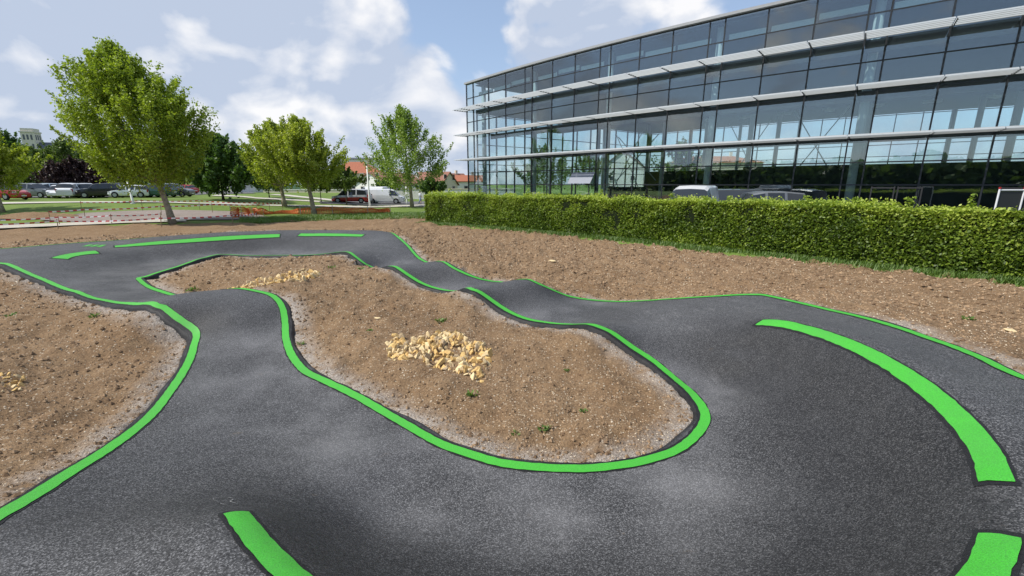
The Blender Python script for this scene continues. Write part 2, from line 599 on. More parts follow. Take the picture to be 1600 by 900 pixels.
FAR = [(-330, 404, .5), (-150, 396, .55), (0, 389, .62), (100, 381, .62), (200, 374, .65), (300, 366.5, .67), (400, 361.5, .69), (500, 359.5, .69), (565, 360, .67), (595, 361, .65), (611, 363.5, .62)]
RIGHT = [(625, 373, .58), (637, 384, .46), (650, 399, .28), (664, 409, .16), (675, 411, .20), (683, 408, .48), (692, 409, .50), (706, 417, .44), (725, 426.5, .32), (747, 435, .20), (769, 440, .12), (787, 441.5, .14),
         (808, 437, .46), (824, 436, .50), (837, 441, .46), (850, 447, .38), (885, 462, .16), (925, 469, .07), (970, 471.5, .09), (1025, 469, .24), (1100, 464, .48), (1175, 460.5, .60), (1200, 462.5, .62), (1250, 474, .66),
         (1300, 486, .71), (1375, 504, .77), (1450, 529, .80), (1525, 557, .82), (1600, 592, .83)]
REAR = [(5.15, 2.9, .84), (4.7, 1.2, .86), (3.4, 0.0, .88), (1.6, -.6, .9), (-.4, -.6, .9), (-2.2, .1, .82), (-3.3, 1.3, .7)]        # behind the viewer, in metres
LEFT = [(-60, 842, .66), (0, 806, .58), (100, 745, .42), (200, 680, .25), (260, 620, .12), (290, 575, .07), (303, 540, .07), (307, 523, .10), (299, 512, .19), (275, 495, .36), (256, 481, .49), (243, 475.5, .55),
        (222, 475, .48), (200, 474, .40), (165, 469.5, .32), (120, 456, .30), (75, 440, .35), (40, 425, .46), (15, 414, .55), (0, 411.5, .58), (-60, 409, .6), (-150, 410, .58), (-330, 425, .5)]
# thick dashes high on the banked turns (band centre)
BERM = [
    [(1189, 498, .72), (1230, 507, .77), (1280, 521, .83), (1330, 539, .88), (1380, 563, .92), (1430, 592, .96), (1475, 625, .98), (1515, 665, 1.0), (1543, 708, 1.0), (1559, 749, 1.0)],
    [(1558, 833, 1.0), (1548, 865, 1.0), (1527, 905, 1.0), (1490, 950, 1.0), (1430, 1000, 1.0)],
    [(365, 801, .74), (395, 830, .80), (430, 862, .86), (470, 900, .92), (520, 940, .96), (580, 975, .98)],
    [(180, 385.5, .60), (215, 382.3, .62), (250, 379.5, .63), (285, 376.6, .64), (320, 374, .65), (350, 372.2, .655), (380, 370.5, .66), (410, 369, .66), (437, 368, .66)],
    [(468, 366.8, .66), (500, 366.7, .66), (535, 367.2, .65), (567, 368.3, .63)],
    [(93, 404, .56), (105, 400, .57), (125, 397, .58), (152, 393.5, .59)],
]


def w3(lst):
    return np.array([(*at(a, b, c), c) for a, b, c in lst])


isl, farr, right, left = w3(ISL), w3(FAR), w3(RIGHT), w3(LEFT)
rear = np.array(REAR)


def faired(p, deg):
    t = np.linspace(0, 1, len(p))
    return np.stack([np.polyval(np.polyfit(t, p[:, k], min(deg, len(p) - 1)), t) for k in range(3)], 1)


berms = [faired(w3(b), 3 if len(b) > 5 else 2) for b in BERM]
# the shoulder outside the rims stays level for a hand's breadth
_rim = np.concatenate([right[21:], rear])
_nr = np.gradient(_rim[:, :2], axis=0)
_nr /= np.hypot(_nr[:, 0], _nr[:, 1])[:, None]
_out = np.stack([-_nr[:, 1], _nr[:, 0]], 1)
_out *= np.sign(((_rim[:, :2] - np.array([.6, 4.9])) * _out).sum(1))[:, None]
shoulder = np.column_stack([_rim[:, :2] + _out * .32, _rim[:, 2] + .02])
ctrl = [isl, farr, right, left, rear, shoulder] + berms[3:]
CX, CY = .6, 4.9                                 # centre of the near turn
ring = []
_dash = np.concatenate([berms[0], berms[1], berms[2]])
_ang = np.degrees(np.arctan2(_dash[:, 1] - CY, _dash[:, 0] - CX))
_o = np.argsort(_ang)
_cr = np.polyfit(_ang[_o], np.hypot(_dash[_o, 0] - CX, _dash[_o, 1] - CY), 5)
_cz = np.polyfit(_ang[_o], _dash[_o, 2], 4)
for i in range(3):
    # the dashes lie on one faired arc round the bank
    ga = np.degrees(np.arctan2(berms[i][:, 1] - CY, berms[i][:, 0] - CX))
    rr = .35 * np.hypot(berms[i][:, 0] - CX, berms[i][:, 1] - CY) + .65 * np.polyval(_cr, ga)
    berms[i] = np.column_stack([CX + np.cos(np.radians(ga)) * rr, CY + np.sin(np.radians(ga)) * rr, .35 * berms[i][:, 2] + .65 * np.polyval(_cz, ga)])
for deg in np.arange(_ang.min(), _ang.max() + 1, 5.5):
    a, r_, z_ = R(deg), float(np.polyval(_cr, deg)), float(np.polyval(_cz, deg))
    for dr, dz in ((0, 0), (-.42, -.40), (-.90, -.72), (.35, .02)):
        if dr and r_ + dr > 1.9:
            ring.append((CX + math.cos(a) * (r_ + dr), CY + math.sin(a) * (r_ + dr), max(.05, z_ + dz)))
        elif not dr:
            ring.append((CX + math.cos(a) * r_, CY + math.sin(a) * r_, z_))
ctrl.append(np.array(ring))
ctrl.append(w3([(400, 393, .20), (300, 402, .18), (500, 391, .24), (235, 409, .19), (160, 420, .26), (450, 392, .21), (350, 397, .19), (565, 385, .50), (90, 418, .42), (200, 440, .20), (250, 466, .14), (350, 500, .3), (370, 540, .07),
                (360, 600, .08), (300, 690, .18), (160, 790, .45), (420, 690, .06), (560, 720, .08), (1020, 500, .30), (1000, 480, .25), (1080, 520, .34), (1150, 560, .28)]))
# loose earth: inside the island, outside the rims, the left plot
ctrl.append(w3([(680, 545, .20), (620, 500, .25), (760, 520, .22), (560, 440, .42), (470, 425, .45), (430, 437, .33), (330, 430, .30), (300, 440, .24), (560, 540, .18), (820, 580, .12), (900, 640, .06),
                (850, 690, .02), (980, 640, .03), (700, 620, .06), (640, 455, .30), (690, 475, .30), (520, 500, .24), (400, 412, .40), (480, 405, .42),
                (120, 520, .14), (40, 470, .22), (200, 540, .07), (120, 600, .1), (30, 560, .18), (30, 650, .25), (150, 660, .18), (-80, 520, .25), (-120, 640, .4), (-200, 560, .3), (-100, 440, .4),
                (700, 395, .22), (740, 405, .2), (800, 415, .16), (860, 430, .14), (940, 448, .10), (1050, 445, .12), (1200, 440, .12), (1300, 455, .12), (1400, 472, .12), (1500, 492, .12), (1590, 515, .12),
                (640, 372, .25), (600, 352, .12), (500, 352, .1), (400, 353, .1), (300, 357, .1), (200, 362, .12), (100, 368, .12), (0, 374, .12), (900, 410, .07), (1100, 410, .07), (1300, 425, .07), (1500, 455, .07)]))
ctrl.append(np.array([(x, y, .07) for x in range(-40, 41, 10) for y in (-8, 26, 36)] + [(x, y, .07) for x in (-40, -30, 12, 16, 24, 40) for y in (0, 6, 12, 18)] + [(7.5, 1, .1), (7.8, 4, .1), (7.5, -2, .1), (0, -3, .1), (-4, -2.5, .1), (-7, 0, .2), (-9, 3, .2)]))
CT = np.concatenate(ctrl)
# drop near-duplicates
keep = []
for i, p in enumerate(CT):
    if all((CT[j][0] - p[0]) ** 2 + (CT[j][1] - p[1]) ** 2 > .03 ** 2 for j in keep):
        keep.append(i)
CT = CT[keep]


def tps_k(r2):
    return np.where(r2 > 1e-12, .5 * r2 * np.log(np.maximum(r2, 1e-12)), 0.0)


_n = len(CT)
_d2 = ((CT[:, None, :2] - CT[None, :, :2]) ** 2).sum(-1)
_A = np.zeros((_n + 3, _n + 3))
_A[:_n, :_n] = tps_k(_d2) + np.eye(_n) * .015
_A[:_n, _n] = 1; _A[:_n, _n + 1:] = CT[:, :2]
_A[_n:, :_n] = _A[:_n, _n:].T
_W = np.linalg.solve(_A, np.concatenate([CT[:, 2], np.zeros(3)]))


def relief(x, y):
    x, y = np.atleast_1d(np.asarray(x, float)).ravel(), np.atleast_1d(np.asarray(y, float)).ravel()
    out = np.empty(len(x))
    for i in range(0, len(x), 20000):
        a, b = x[i:i + 20000], y[i:i + 20000]
        d2 = (a[:, None] - CT[None, :, 0]) ** 2 + (b[:, None] - CT[None, :, 1]) ** 2
        out[i:i + 20000] = tps_k(d2) @ _W[:_n] + _W[_n] + a * _W[_n + 1] + b * _W[_n + 2]
    # far from the track the thin plate is not to be trusted: fade to the plain
    f = sstep((np.hypot(x, y - 8) - 24) / 8)
    return out * (1 - f) + .07 * f


def curve(pts, step=.07, closed=False):
    """Catmull-Rom through the xy of pts, evenly resampled"""
    P = [np.array(p[:2]) for p in pts]
    n = len(P)
    out = []
    for i in range(n if closed else n - 1):
        p0, p1, p2, p3 = (P[(i - 1) % n], P[i], P[(i + 1) % n], P[(i + 2) % n]) if closed else (P[max(i - 1, 0)], P[i], P[i + 1], P[min(i + 2, n - 1)])
        for k in range(24):
            t = k / 24
            out.append(.5 * ((2 * p1) + (p2 - p0) * t + (2 * p0 - 5 * p1 + 4 * p2 - p3) * t * t + (3 * p1 - p0 - 3 * p2 + p3) * t ** 3))
    out.append(P[0] if closed else P[-1])
    out = np.array(out)
    s = np.concatenate([[0], np.cumsum(np.hypot(*np.diff(out, axis=0).T))])
    m = max(4, int(s[-1] / step))
    q = np.linspace(0, s[-1], m + 1)
    r = np.stack([np.interp(q, s, out[:, 0]), np.interp(q, s, out[:, 1])], 1)
    return r[:-1] if closed else r


def normals(c, closed=False):
    if closed:
        d = np.roll(c, -1, 0) - np.roll(c, 1, 0)
    else:
        d = np.gradient(c, axis=0)
    d /= np.maximum(np.hypot(d[:, 0], d[:, 1])[:, None], 1e-9)
    return np.stack([-d[:, 1], d[:, 0]], 1)          # to the left of travel


def area(c):
    x, y = c[:, 0], c[:, 1]
    return .5 * np.sum(x * np.roll(y, -1) - np.roll(x, -1) * y)


def inside(px, py, poly):
    r = np.zeros(len(px), bool)
    x0, y0 = poly[:, 0], poly[:, 1]
    x1, y1 = np.roll(x0, -1), np.roll(y0, -1)
    for a, b, c, d in zip(x0, y0, x1, y1):
        m = (b > py) != (d > py)
        if m.any():
            r[m] ^= px[m] < (c - a) * (py[m] - b) / (d - b + 1e-15) + a
    return r


isl_line = curve(isl, .07, True)
out_line = curve(np.concatenate([farr, right, rear, left]), .07, True)
MARGIN = .145


def offset(c, d, closed=True):
    n = normals(c, closed)
    for _ in range(2):
        n = (n + np.roll(n, 1, 0) + np.roll(n, -1, 0)) if closed else n
        n = n / np.maximum(np.hypot(n[:, 0], n[:, 1])[:, None], 1e-9)
    return c + n * d


# island travels so that its inside is on the left for positive area
si = 1 if area(isl_line) > 0 else -1
so = -1 if area(out_line) > 0 else 1
isl_edge = offset(isl_line, si * (.098 + .075 * fbm(isl_line[:, 0], isl_line[:, 1], 1.1, 4, 88))[:, None])
out_edge = offset(out_line, so * (.098 + .075 * fbm(out_line[:, 0], out_line[:, 1], 1.1, 4, 89))[:, None])


def decimate(c, dmin):
    k = [0]
    for i in range(1, len(c)):
        if np.hypot(*(c[i] - c[k[-1]])) > dmin: k.append(i)
    return c[k]


isl_edge, out_edge = decimate(isl_edge, .045), decimate(out_edge, .045)


def on_track(x, y):
    return inside(x, y, out_edge) & ~inside(x, y, isl_edge)


edge_kd = KDTree(len(isl_edge) + len(out_edge))
for i, p in enumerate(np.concatenate([isl_edge, out_edge])):
    edge_kd.insert((p[0], p[1], 0), i)
edge_kd.balance()


def edge_dist(x, y, cap=99):
    return np.array([edge_kd.find((a, b, 0))[2] for a, b in zip(x, y)])


# ---- asphalt surface
gx, gy = np.meshgrid(np.arange(-12, 7, .11), np.arange(-1.2, 14, .11))
fx, fy = np.meshgrid(np.arange(-34, 2, .22), np.arange(8, 24, .22))
pts = np.concatenate([np.stack([gx.ravel(), gy.ravel()], 1), np.stack([fx.ravel(), fy.ravel()], 1)])
far_half = np.concatenate([np.zeros(gx.size, bool), np.ones(fx.size, bool)])
pts += RNG.uniform(-.012, .012, pts.shape)
in_near = (pts[:, 0] > -12) & (pts[:, 0] < 7) & (pts[:, 1] < 14)
ok = on_track(pts[:, 0], pts[:, 1]) & (~far_half | ~in_near)
pts = pts[ok]
pts = pts[edge_dist(pts[:, 0], pts[:, 1]) > .06]
loops = [isl_edge, out_edge]
cv, ce = [], []
for lp in loops:
    b = len(cv)
    cv += [Vector(p) for p in lp]
    ce += [(b + i, b + (i + 1) % len(lp)) for i in range(len(lp))]
nb = len(cv)
cv += [Vector(p) for p in pts]
rv, re_, rf, _, _, _ = delaunay_2d_cdt(cv, ce, [], 0, 1e-5)
V2 = np.array([(v.x, v.y) for v in rv])
T = np.array([f for f in rf if len(f) == 3], np.int32)
cen = V2[T].mean(1)
T = T[on_track(cen[:, 0], cen[:, 1])]
zz = relief(V2[:, 0], V2[:, 1]) + fbm(V2[:, 0], V2[:, 1], 1.2, 2, 3) * .005
TV = np.column_stack([V2, zz])
e1, e2 = TV[T[:, 1]] - TV[T[:, 0]], TV[T[:, 2]] - TV[T[:, 0]]
flip = np.cross(e1, e2)[:, 2] < 0
T[flip] = T[flip][:, ::-1]
# ragged side of the asphalt mat going down into the earth
sv, sf = [], []
base = len(TV)
for lp, sgn in ((isl_edge, si), (out_edge, so)):
    o1 = offset(lp, sgn * .035)
    z0 = relief(lp[:, 0], lp[:, 1]) + fbm(lp[:, 0], lp[:, 1], 1.2, 2, 3) * .005
    jag = fbm(lp[:, 0], lp[:, 1], 4.0, 3, 9) * .07 + .075
    o2 = np.array([p + (q - p) / .035 * (max(j, .02)) for p, q, j in zip(lp, o1, jag)])
    b = base + len(sv)
    n = len(lp)
    sv += [(*p, z - .001) for p, z in zip(lp, z0)]
    sv += [(*p, z - .035) for p, z in zip(o1, z0)]
    sv += [(*p, z - .20) for p, z in zip(o2, z0)]
    for i in range(n):
        j = (i + 1) % n
        for r in (0, 1):
            q = (b + r * n + i, b + r * n + j, b + (r + 1) * n + j, b + (r + 1) * n + i)
            q = q if sgn * (1 if lp is isl_edge else 1) < 0 else q[::-1]
            sf += [(q[0], q[1], q[2]), (q[0], q[2], q[3])]
AV = np.concatenate([TV, np.array(sv)])
AF = np.concatenate([T, np.array(sf, np.int32)])
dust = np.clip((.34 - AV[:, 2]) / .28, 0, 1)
paint_kd = KDTree(sum(len(c) for c in [isl_line, out_line] + [curve(b, .06) for b in berms]))
_k = 0
for c_, w_ in [(isl_line, 0), (out_line, 0)] + [(curve(b, .06), 1) for b in berms]:
    for p in c_:
        paint_kd.insert((p[0], p[1], w_ * .0), _k); _k += 1
paint_kd.balance()
pd = np.array([paint_kd.find((a, b, 0))[2] for a, b in AV[:, :2]])
sealed = np.zeros(len(AV))
sealed[len(TV):] = 1
sealed[:nb] = 1
# the steep banks stay darker: nothing rolls there and dust does not settle
gxx = (relief(AV[:, 0] + .1, AV[:, 1]) - relief(AV[:, 0] - .1, AV[:, 1])) / .2
gyy = (relief(AV[:, 0], AV[:, 1] + .1) - relief(AV[:, 0], AV[:, 1] - .1)) / .2
slope = np.hypot(gxx, gyy)
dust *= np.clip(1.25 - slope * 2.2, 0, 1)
sealed = np.maximum(sealed, np.clip((slope - .17) * 1.7, 0, .62))
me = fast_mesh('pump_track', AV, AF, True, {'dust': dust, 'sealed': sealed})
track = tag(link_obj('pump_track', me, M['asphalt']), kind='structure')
bvh = BVHTree.FromPolygons([tuple(v) for v in TV], [tuple(int(i) for i in f) for f in T])


def ground_z(x, y):
    h = bvh.ray_cast(Vector((x, y, 5)), Vector((0, 0, -1)))
    return h[0].z if h[0] is not None else float(relief(x, y)[0])


def strip(name, c, width, mat, closed=False, lift=.007, rag=.0, squared=True, parent=track):
    """paint band along curve c"""
    n = normals(c, closed)
    ks = (-.5, -.25, 0, .25, .5)
    vs_, fs_ = [], []
    for i, p in enumerate(c):
        for k in ks:
            j = rag * (random.random() - .5) if abs(k) > .4 else 0
            q = p + n[i] * (k * width + j)
            vs_.append((q[0], q[1], ground_z(q[0], q[1]) + lift))
    m = len(c)
    for i in range(m if closed else m - 1):
        a, b = i * 5, ((i + 1) % m) * 5
        fs_ += [(a + r + 1, a + r, b + r, b + r + 1) for r in range(4)]
    me = fast_mesh(name, vs_, fs_, True)
    return link_obj(name, me, mat, parent)


strip('bitumen_band', offset(isl_line, si * .008), .155, M['seal'], True, lift=.004, rag=.02)
strip('bitumen_band', offset(out_line, so * .008), .155, M['seal'], True, lift=.004, rag=.02)
for i, b in enumerate(berms):
    c_ = curve(b, .06)
    c_ = np.concatenate([[c_[0] + (c_[0] - c_[1]) * .8], c_, [c_[-1] + (c_[-1] - c_[-2]) * .8]])
    strip('bitumen_band', c_, (.178, .178, .178, .45, .45, .45)[i], M['seal'], lift=.004, rag=.010)
strip('edge_line', isl_line, .110, M['green'], True, lift=.009, rag=.008)
vis = np.concatenate([farr, right, rear[:2]])
strip('edge_line', curve(vis, .07), .105, M['green'], lift=.009, rag=.008)
strip('edge_line', curve(left[::-1], .07), .110, M['green'], lift=.009, rag=.008)
for i, b in enumerate(berms):
    strip('berm_dash', curve(b, .06), (.135, .135, .135, .33, .33, .36)[i], M['green'], lift=.009, rag=.007)
# sprayed arrow marks and chalk scribbles left by the painters
for k in range(3):
    p, q = at(132 + 10 * k, 382.5, .7), at(142 + 10 * k, 379.5, .71)
    strip('sprayed_mark', np.linspace(p, q, 8), .13, M['green'], rag=.03)


def chalk(pxs, w=.008, closed=False, z=.6):
    strip('chalk_scribble', curve(w3([(a, b, z) for a, b in pxs]), .03, closed), w, M['chalk'], closed, lift=.005, rag=.006)


chalk([(330, 765), (348, 758), (362, 764), (358, 775), (372, 788), (350, 792), (342, 780)], .0035, True, .55)
chalk([(1158, 490), (1168, 486), (1180, 488), (1176, 496), (1166, 499), (1185, 500)], .005, False, .5)

# ---- earth round the track
DIRT_PX = [(-500, 372), (-200, 366), (0, 360), (150, 352), (290, 348.5), (380, 350), (470, 346), (560, 343), (640, 340), (662, 340), (672, 350), (750, 357), (850, 365), (1000, 381), (1200, 404), (1400, 425), (1600, 446)]
dirt_poly = [at(a, b, 0) for a, b in DIRT_PX] + [(26, 2), (26, -9), (-45, -9), (-60, 6)]
dirt_poly = np.array(dirt_poly)


def spaced(a, b, fa, fb, fine, coarse):
    xs = [fa]
    while xs[-1] < fb: xs.append(xs[-1] + fine)
    s = fine
    while xs[-1] < b:
        s = min(coarse, s * 1.12); xs.append(xs[-1] + s)
    lo = [fa]; s = fine
    while lo[-1] > a:
        s = min(coarse, s * 1.12); lo.append(lo[-1] - s)
    return np.array(lo[:0:-1] + xs)


xs = spaced(-60, 28, -8.5, 7.5, .06, .5)
ys = spaced(-9, 42, 2.0, 11.5, .06, .4)
GX, GY = np.meshgrid(xs, ys)
X, Y = GX.ravel(), GY.ravel()
Z = relief(X, Y)
trk = on_track(X, Y)
near = (np.abs(X + 8) < 22) & (Y < 26)
ed = np.full(len(X), 9.0)
ed[near] = edge_dist(X[near], Y[near])
ridge = np.abs(fbm(X, Y, .9, 3, 5)) * .13
field = sstep((Y - 9.5 + np.minimum(X, 6) * .45) / 4)                    # the harrowed field to the right and beyond
rake = fbm(X * .35 + Y * .12, Y * 1.5 - X * .4, 1.6, 3, 61) * .10 * field
clod = fbm(X, Y, 2.2, 4, 21, .62) * (.085 + .05 * field) + fbm(X, Y, 7.5, 2, 31) * .045 + ridge + rake - .02
clod *= np.clip(.25 + ed / .5, 0, 1)
Z = Z - .055 + clod
Z = np.where(trk, relief(X, Y) - .22, Z)
edgeattr = np.clip(1.25 - ed / .34, 0, 1)
edgeattr[trk] = 1
W_, H_ = len(xs), len(ys)
idx = np.arange(W_ * H_).reshape(H_, W_)
Q = np.stack([idx[:-1, :-1], idx[:-1, 1:], idx[1:, 1:], idx[1:, :-1]], -1).reshape(-1, 4)
qc = np.stack([X[Q].mean(1), Y[Q].mean(1)], 1)
wob = np.stack([fbm(qc[:, 0], qc[:, 1], .5, 3, 41), fbm(qc[:, 0], qc[:, 1], .5, 3, 51)], 1) * .7
Q = Q[inside(qc[:, 0] + wob[:, 0], qc[:, 1] + wob[:, 1], dirt_poly)]
# leave out cells well under the asphalt
deepq = (trk[Q].all(1)) & (ed[Q].min(1) > .4)
Q = Q[~deepq]
used, inv = np.unique(Q, return_inverse=True)
DV = np.column_stack([X, Y, Z])[used]
me = fast_mesh('earth', DV, inv.reshape(-1, 4), True, {'edge': edgeattr[used]})
earth = tag(link_obj('earth', me, M['dirt']), kind='structure')
earth_kd = None


def earth_z(x, y):
    """surface of the loose earth by bilinear lookup in its grid"""
    i = np.clip(np.searchsorted(xs, x) - 1, 0, W_ - 2)
    j = np.clip(np.searchsorted(ys, y) - 1, 0, H_ - 2)
    tx, ty = (x - xs[i]) / (xs[i + 1] - xs[i]), (y - ys[j]) / (ys[j + 1] - ys[j])
    g = Z.reshape(H_, W_)
    return (g[j, i] * (1 - tx) + g[j, i + 1] * tx) * (1 - ty) + (g[j + 1, i] * (1 - tx) + g[j + 1, i + 1] * tx) * ty


# ---- lawn: one sheet out to the horizon, sunk under the earth
lx = spaced(-1500, 1500, -60, 30, .7, 80)
ly = spaced(-400, 1800, -10, 75, .7, 80)
LX, LY = np.meshgrid(lx, ly)
a, b = LX.ravel(), LY.ravel()
lz = plain(a, b)
sunk = inside(a, b, np.array([(p[0] * .985, p[1] * .975) if p[1] > 0 else tuple(p) for p in dirt_poly]))
lz = np.where(sunk, -.6, lz + fbm(a, b, .3, 3, 77) * .05 * (np.hypot(a, b) < 120))
idx = np.arange(len(a)).reshape(len(ly), len(lx))
LQ = np.stack([idx[:-1, :-1], idx[:-1, 1:], idx[1:, 1:], idx[1:, :-1]], -1).reshape(-1, 4)
lawn = tag(link_obj('lawn', fast_mesh('lawn', np.column_stack([a, b, lz]), LQ, True), M['grass']), kind='structure')


def sheet(name, px, mat, lift, res=.8, world_pts=None, z0=None):
    """flat patch laid on the plain inside a polygon given by sight lines"""
    poly = world_pts
    if poly is None:
        poly = []
        for (u, v) in px:
            poly.append(foot(u, v)[:2])
    poly = np.array(poly)
    x0, y0 = poly.min(0); x1, y1 = poly.max(0)
    grid = [(x, y) for x in np.arange(x0, x1, res) for y in np.arange(y0, y1, res)]
    g = np.array(grid).reshape(-1, 2)
    g = g[inside(g[:, 0], g[:, 1], poly)] if len(g) else g
    n = len(poly)
    dense = []
    for i in range(n):
        p, q = poly[i], poly[(i + 1) % n]
        k = max(1, int(np.hypot(*(q - p)) / res))
        dense += [p + (q - p) * t / k for t in range(k)]
    dense = np.array(dense)
    vv = [Vector(p) for p in dense] + [Vector(p) for p in g]
    ee = [(i, (i + 1) % len(dense)) for i in range(len(dense))]
    rv, _, rf, _, _, _ = delaunay_2d_cdt(vv, ee, [], 0, 1e-5)
    v2 = np.array([(v.x, v.y) for v in rv])
    tr = np.array([f for f in rf if len(f) == 3], np.int32)
    c = v2[tr].mean(1)
    tr = tr[inside(c[:, 0], c[:, 1], poly)]
    e1, e2 = v2[tr[:, 1]] - v2[tr[:, 0]], v2[tr[:, 2]] - v2[tr[:, 0]]
    fl = e1[:, 0] * e2[:, 1] - e1[:, 1] * e2[:, 0] < 0
    tr[fl] = tr[fl][:, ::-1]
    z = plain(v2[:, 0], v2[:, 1]) + lift
    return tag(link_obj(name, fast_mesh(name, np.column_stack([v2, z]), tr, True), mat), kind='structure')


sheet('gravel_bed', [(60, 345), (90, 340), (130, 334), (200, 330.5), (280, 329), (360, 331), (400, 335), (425, 341), (375, 344), (300, 345), (150, 349)], M['gravel'], .07)
sheet('concrete_strip', [(-300, 362), (-100, 357), (0, 354), (80, 351), (200, 345.5), (290, 344), (292, 347.5), (200, 350), (100, 354.5), (0, 359), (-100, 363), (-300, 370)], M['concrete'], .09)
sheet('footpath', [(-400, 319.5), (0, 317), (120, 315.5), (300, 317.5), (420, 320.5), (520, 321.5), (700, 319), (700, 322.5), (520, 324), (420, 322.3), (300, 319), (120, 317.3), (0, 319.5), (-400, 323)], M['path'], .07)
sheet('footpath', [(340, 304.6), (400, 309), (500, 314.5), (540, 317.5), (525, 318.5), (480, 315.2), (400, 311), (330, 306.5)], M['path'], .065)
sheet('footpath', [(430, 304), (470, 307), (540, 314), (550, 317), (530, 315.5), (460, 308.2), (420, 305)], M['path'], .06)
sheet('car_park', [(-500, 311), (0, 309.5), (150, 308.2), (270, 307), (330, 303.5), (400, 302.5), (380, 298.5), (200, 298), (-500, 299)], M['tarmac'], .06, 1.5)
sheet('road', [(500, 318.5), (560, 320.5), (720, 318.5), (760, 318), (760, 313), (560, 314.5), (500, 315.5)], M['tarmac'], .075, 1.0)
sheet('forecourt', None, M['tarmac'], .03, 2.0, [(-9, 44), (-4, 36), (8, 25), (20, 12), (40, -4), (75, 8), (60, 40), (10, 63), (-7, 68)])

# ------------------------------------------------------------------ the glass building
FA0, FK, FX0, FY0 = R(-51.5), R(.30), -5.4, 65.6
STOREY, LOUV = 3.4, 1.6
_ss = np.linspace(-4, 92, 1921)
_th = FA0 + FK * _ss
_fx = np.concatenate([[0], np.cumsum((np.cos(_th[1:]) + np.cos(_th[:-1])) / 2 * np.diff(_ss))])
_fy = np.concatenate([[0], np.cumsum((np.sin(_th[1:]) + np.sin(_th[:-1])) / 2 * np.diff(_ss))])
_fx += FX0 - np.interp(0, _ss, _fx)
_fy += FY0 - np.interp(0, _ss, _fy)


def fac(s, out=0.0, z=0.0):
    """point on the curved front at run s, pushed outwards by out"""
    t = FA0 + FK * s
    return Vector((np.interp(s, _ss, _fx) + out * math.sin(t), np.interp(s, _ss, _fy) - out * math.cos(t), z))


def shell(s, out=0.0):
    return fac(s, out)


bld = thing('glass_building', 'curved four-storey glass building with grey horizontal sun louvers behind the hedge', 'building', fac(30))
INV = Matrix.Translation(-fac(30))


class BMB(MB):
    def build(self, name, mat, parent=None, smooth=False):
        if parent is not None:
            o = fac(30)
            self.v = [(p[0] - o.x, p[1] - o.y, p[2] - o.z) for p in self.v]
        return super().build(name, mat, parent, smooth)


S_END = 66.0
marks = [-1.7, 0.0, 3.6, 7.2]
s = 10.8
narrow = []
while s < S_END:
    narrow.append(s)
    marks += [s, s + 1.25, s + 4.47, s + 7.69]
    s += 10.9
marks.append(s)
narrow.append(s)
S_END = s
Z_T = EYE + .0
levels = [.05, EYE - .04, EYE + STOREY * .47, EYE + STOREY, EYE + STOREY * 2, EYE + STOREY * 2.52, EYE + STOREY * 3, EYE + STOREY * 3.45, EYE + STOREY * 4]
opened = None
for i in range(len(marks) - 1):
    a, b = marks[i], marks[i + 1]
    for j in range(len(levels) - 1):
        lo, hi = levels[j] + .05, levels[j + 1] - .05
        if i == 13 and j == 1 and False:
            continue
        p, q = fac(a + .06), fac(b - .06)
        m = BMB()
        m.bar((p.x, p.y, (lo + hi) / 2), (q.x, q.y, (lo + hi) / 2), .02, hi - lo)
        m.build('window_pane', M['glass'], bld)
for i, s in enumerate(marks):
    p = fac(s, -.06)
    m = BMB()
    m.box((p.x, p.y, levels[-1] / 2), (.09, .20, levels[-1]), FA0 + FK * s)
    m.build('mullion', M['frame'], bld)
for j, z in enumerate(levels):
    for i in range(len(marks) - 1):
        p, q = fac(marks[i] + .045, -.05), fac(marks[i + 1] - .045, -.05)
        h = .09 if j in (1, 2, 5, 7) else .16
        m = BMB()
        m.bar((p.x, p.y, z), (q.x, q.y, z), .14, h)
        m.build('transom', M['frame'], bld)
# roof edge and roof deck
ROOF = levels[-1] + .1
m = BMB()
for i in range(len(marks) - 1):
    p, q = fac(marks[i], .12), fac(marks[i + 1], .12)
    m.bar((p.x, p.y, ROOF), (q.x, q.y, ROOF), .5, .22)
m.build('roof_edge', M['greypost'], bld)
DEPTH = 42.0


def deck(name, z, th, mat, o0=-.35, o1=-DEPTH + .4, s0=.1, s1=None):
    s1 = s1 or S_END
    st = np.linspace(s0, s1, 24)
    vs_, fs_ = [], []
    for zz_ in (z - th / 2, z + th / 2):
        for s in st:
            vs_ += [fac(s, o0, zz_), fac(s, o1, zz_)]
    n = len(st) * 2
    for k in range(len(st) - 1):
        a = k * 2
        fs_ += [(a, a + 1, a + 3, a + 2), (n + a, n + a + 2, n + a + 3, n + a + 1), (a, a + 2, n + a + 2, n + a), (a + 1, n + a + 1, n + a + 3, a + 3)]
    fs_ += [(0, n, n + 1, 1), (n - 2, n - 1, 2 * n - 1, 2 * n - 2)]
    return BMB().add(vs_, fs_).build(name, mat, bld)


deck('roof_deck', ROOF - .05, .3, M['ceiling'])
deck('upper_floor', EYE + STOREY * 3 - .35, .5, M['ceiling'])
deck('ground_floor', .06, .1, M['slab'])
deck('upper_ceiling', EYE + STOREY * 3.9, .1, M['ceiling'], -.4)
deck('gallery_floor', EYE + STOREY * 2 - .28, .34, M['ceiling'], -.5, -5.0, 12.0)
deck('gallery_floor', EYE + STOREY * 1 - .1, .2, M['ceiling'], -.5, -1.4, 0.3)
# floor edges behind the glass, near black to paint in the louvers' shadow
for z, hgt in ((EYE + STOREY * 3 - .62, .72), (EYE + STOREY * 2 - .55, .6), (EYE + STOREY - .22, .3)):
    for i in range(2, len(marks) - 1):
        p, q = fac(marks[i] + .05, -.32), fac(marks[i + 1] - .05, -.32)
        m = BMB(); m.bar((p.x, p.y, z), (q.x, q.y, z), .12, hgt); m.build('spandrel_shade', M['inwall'], bld)
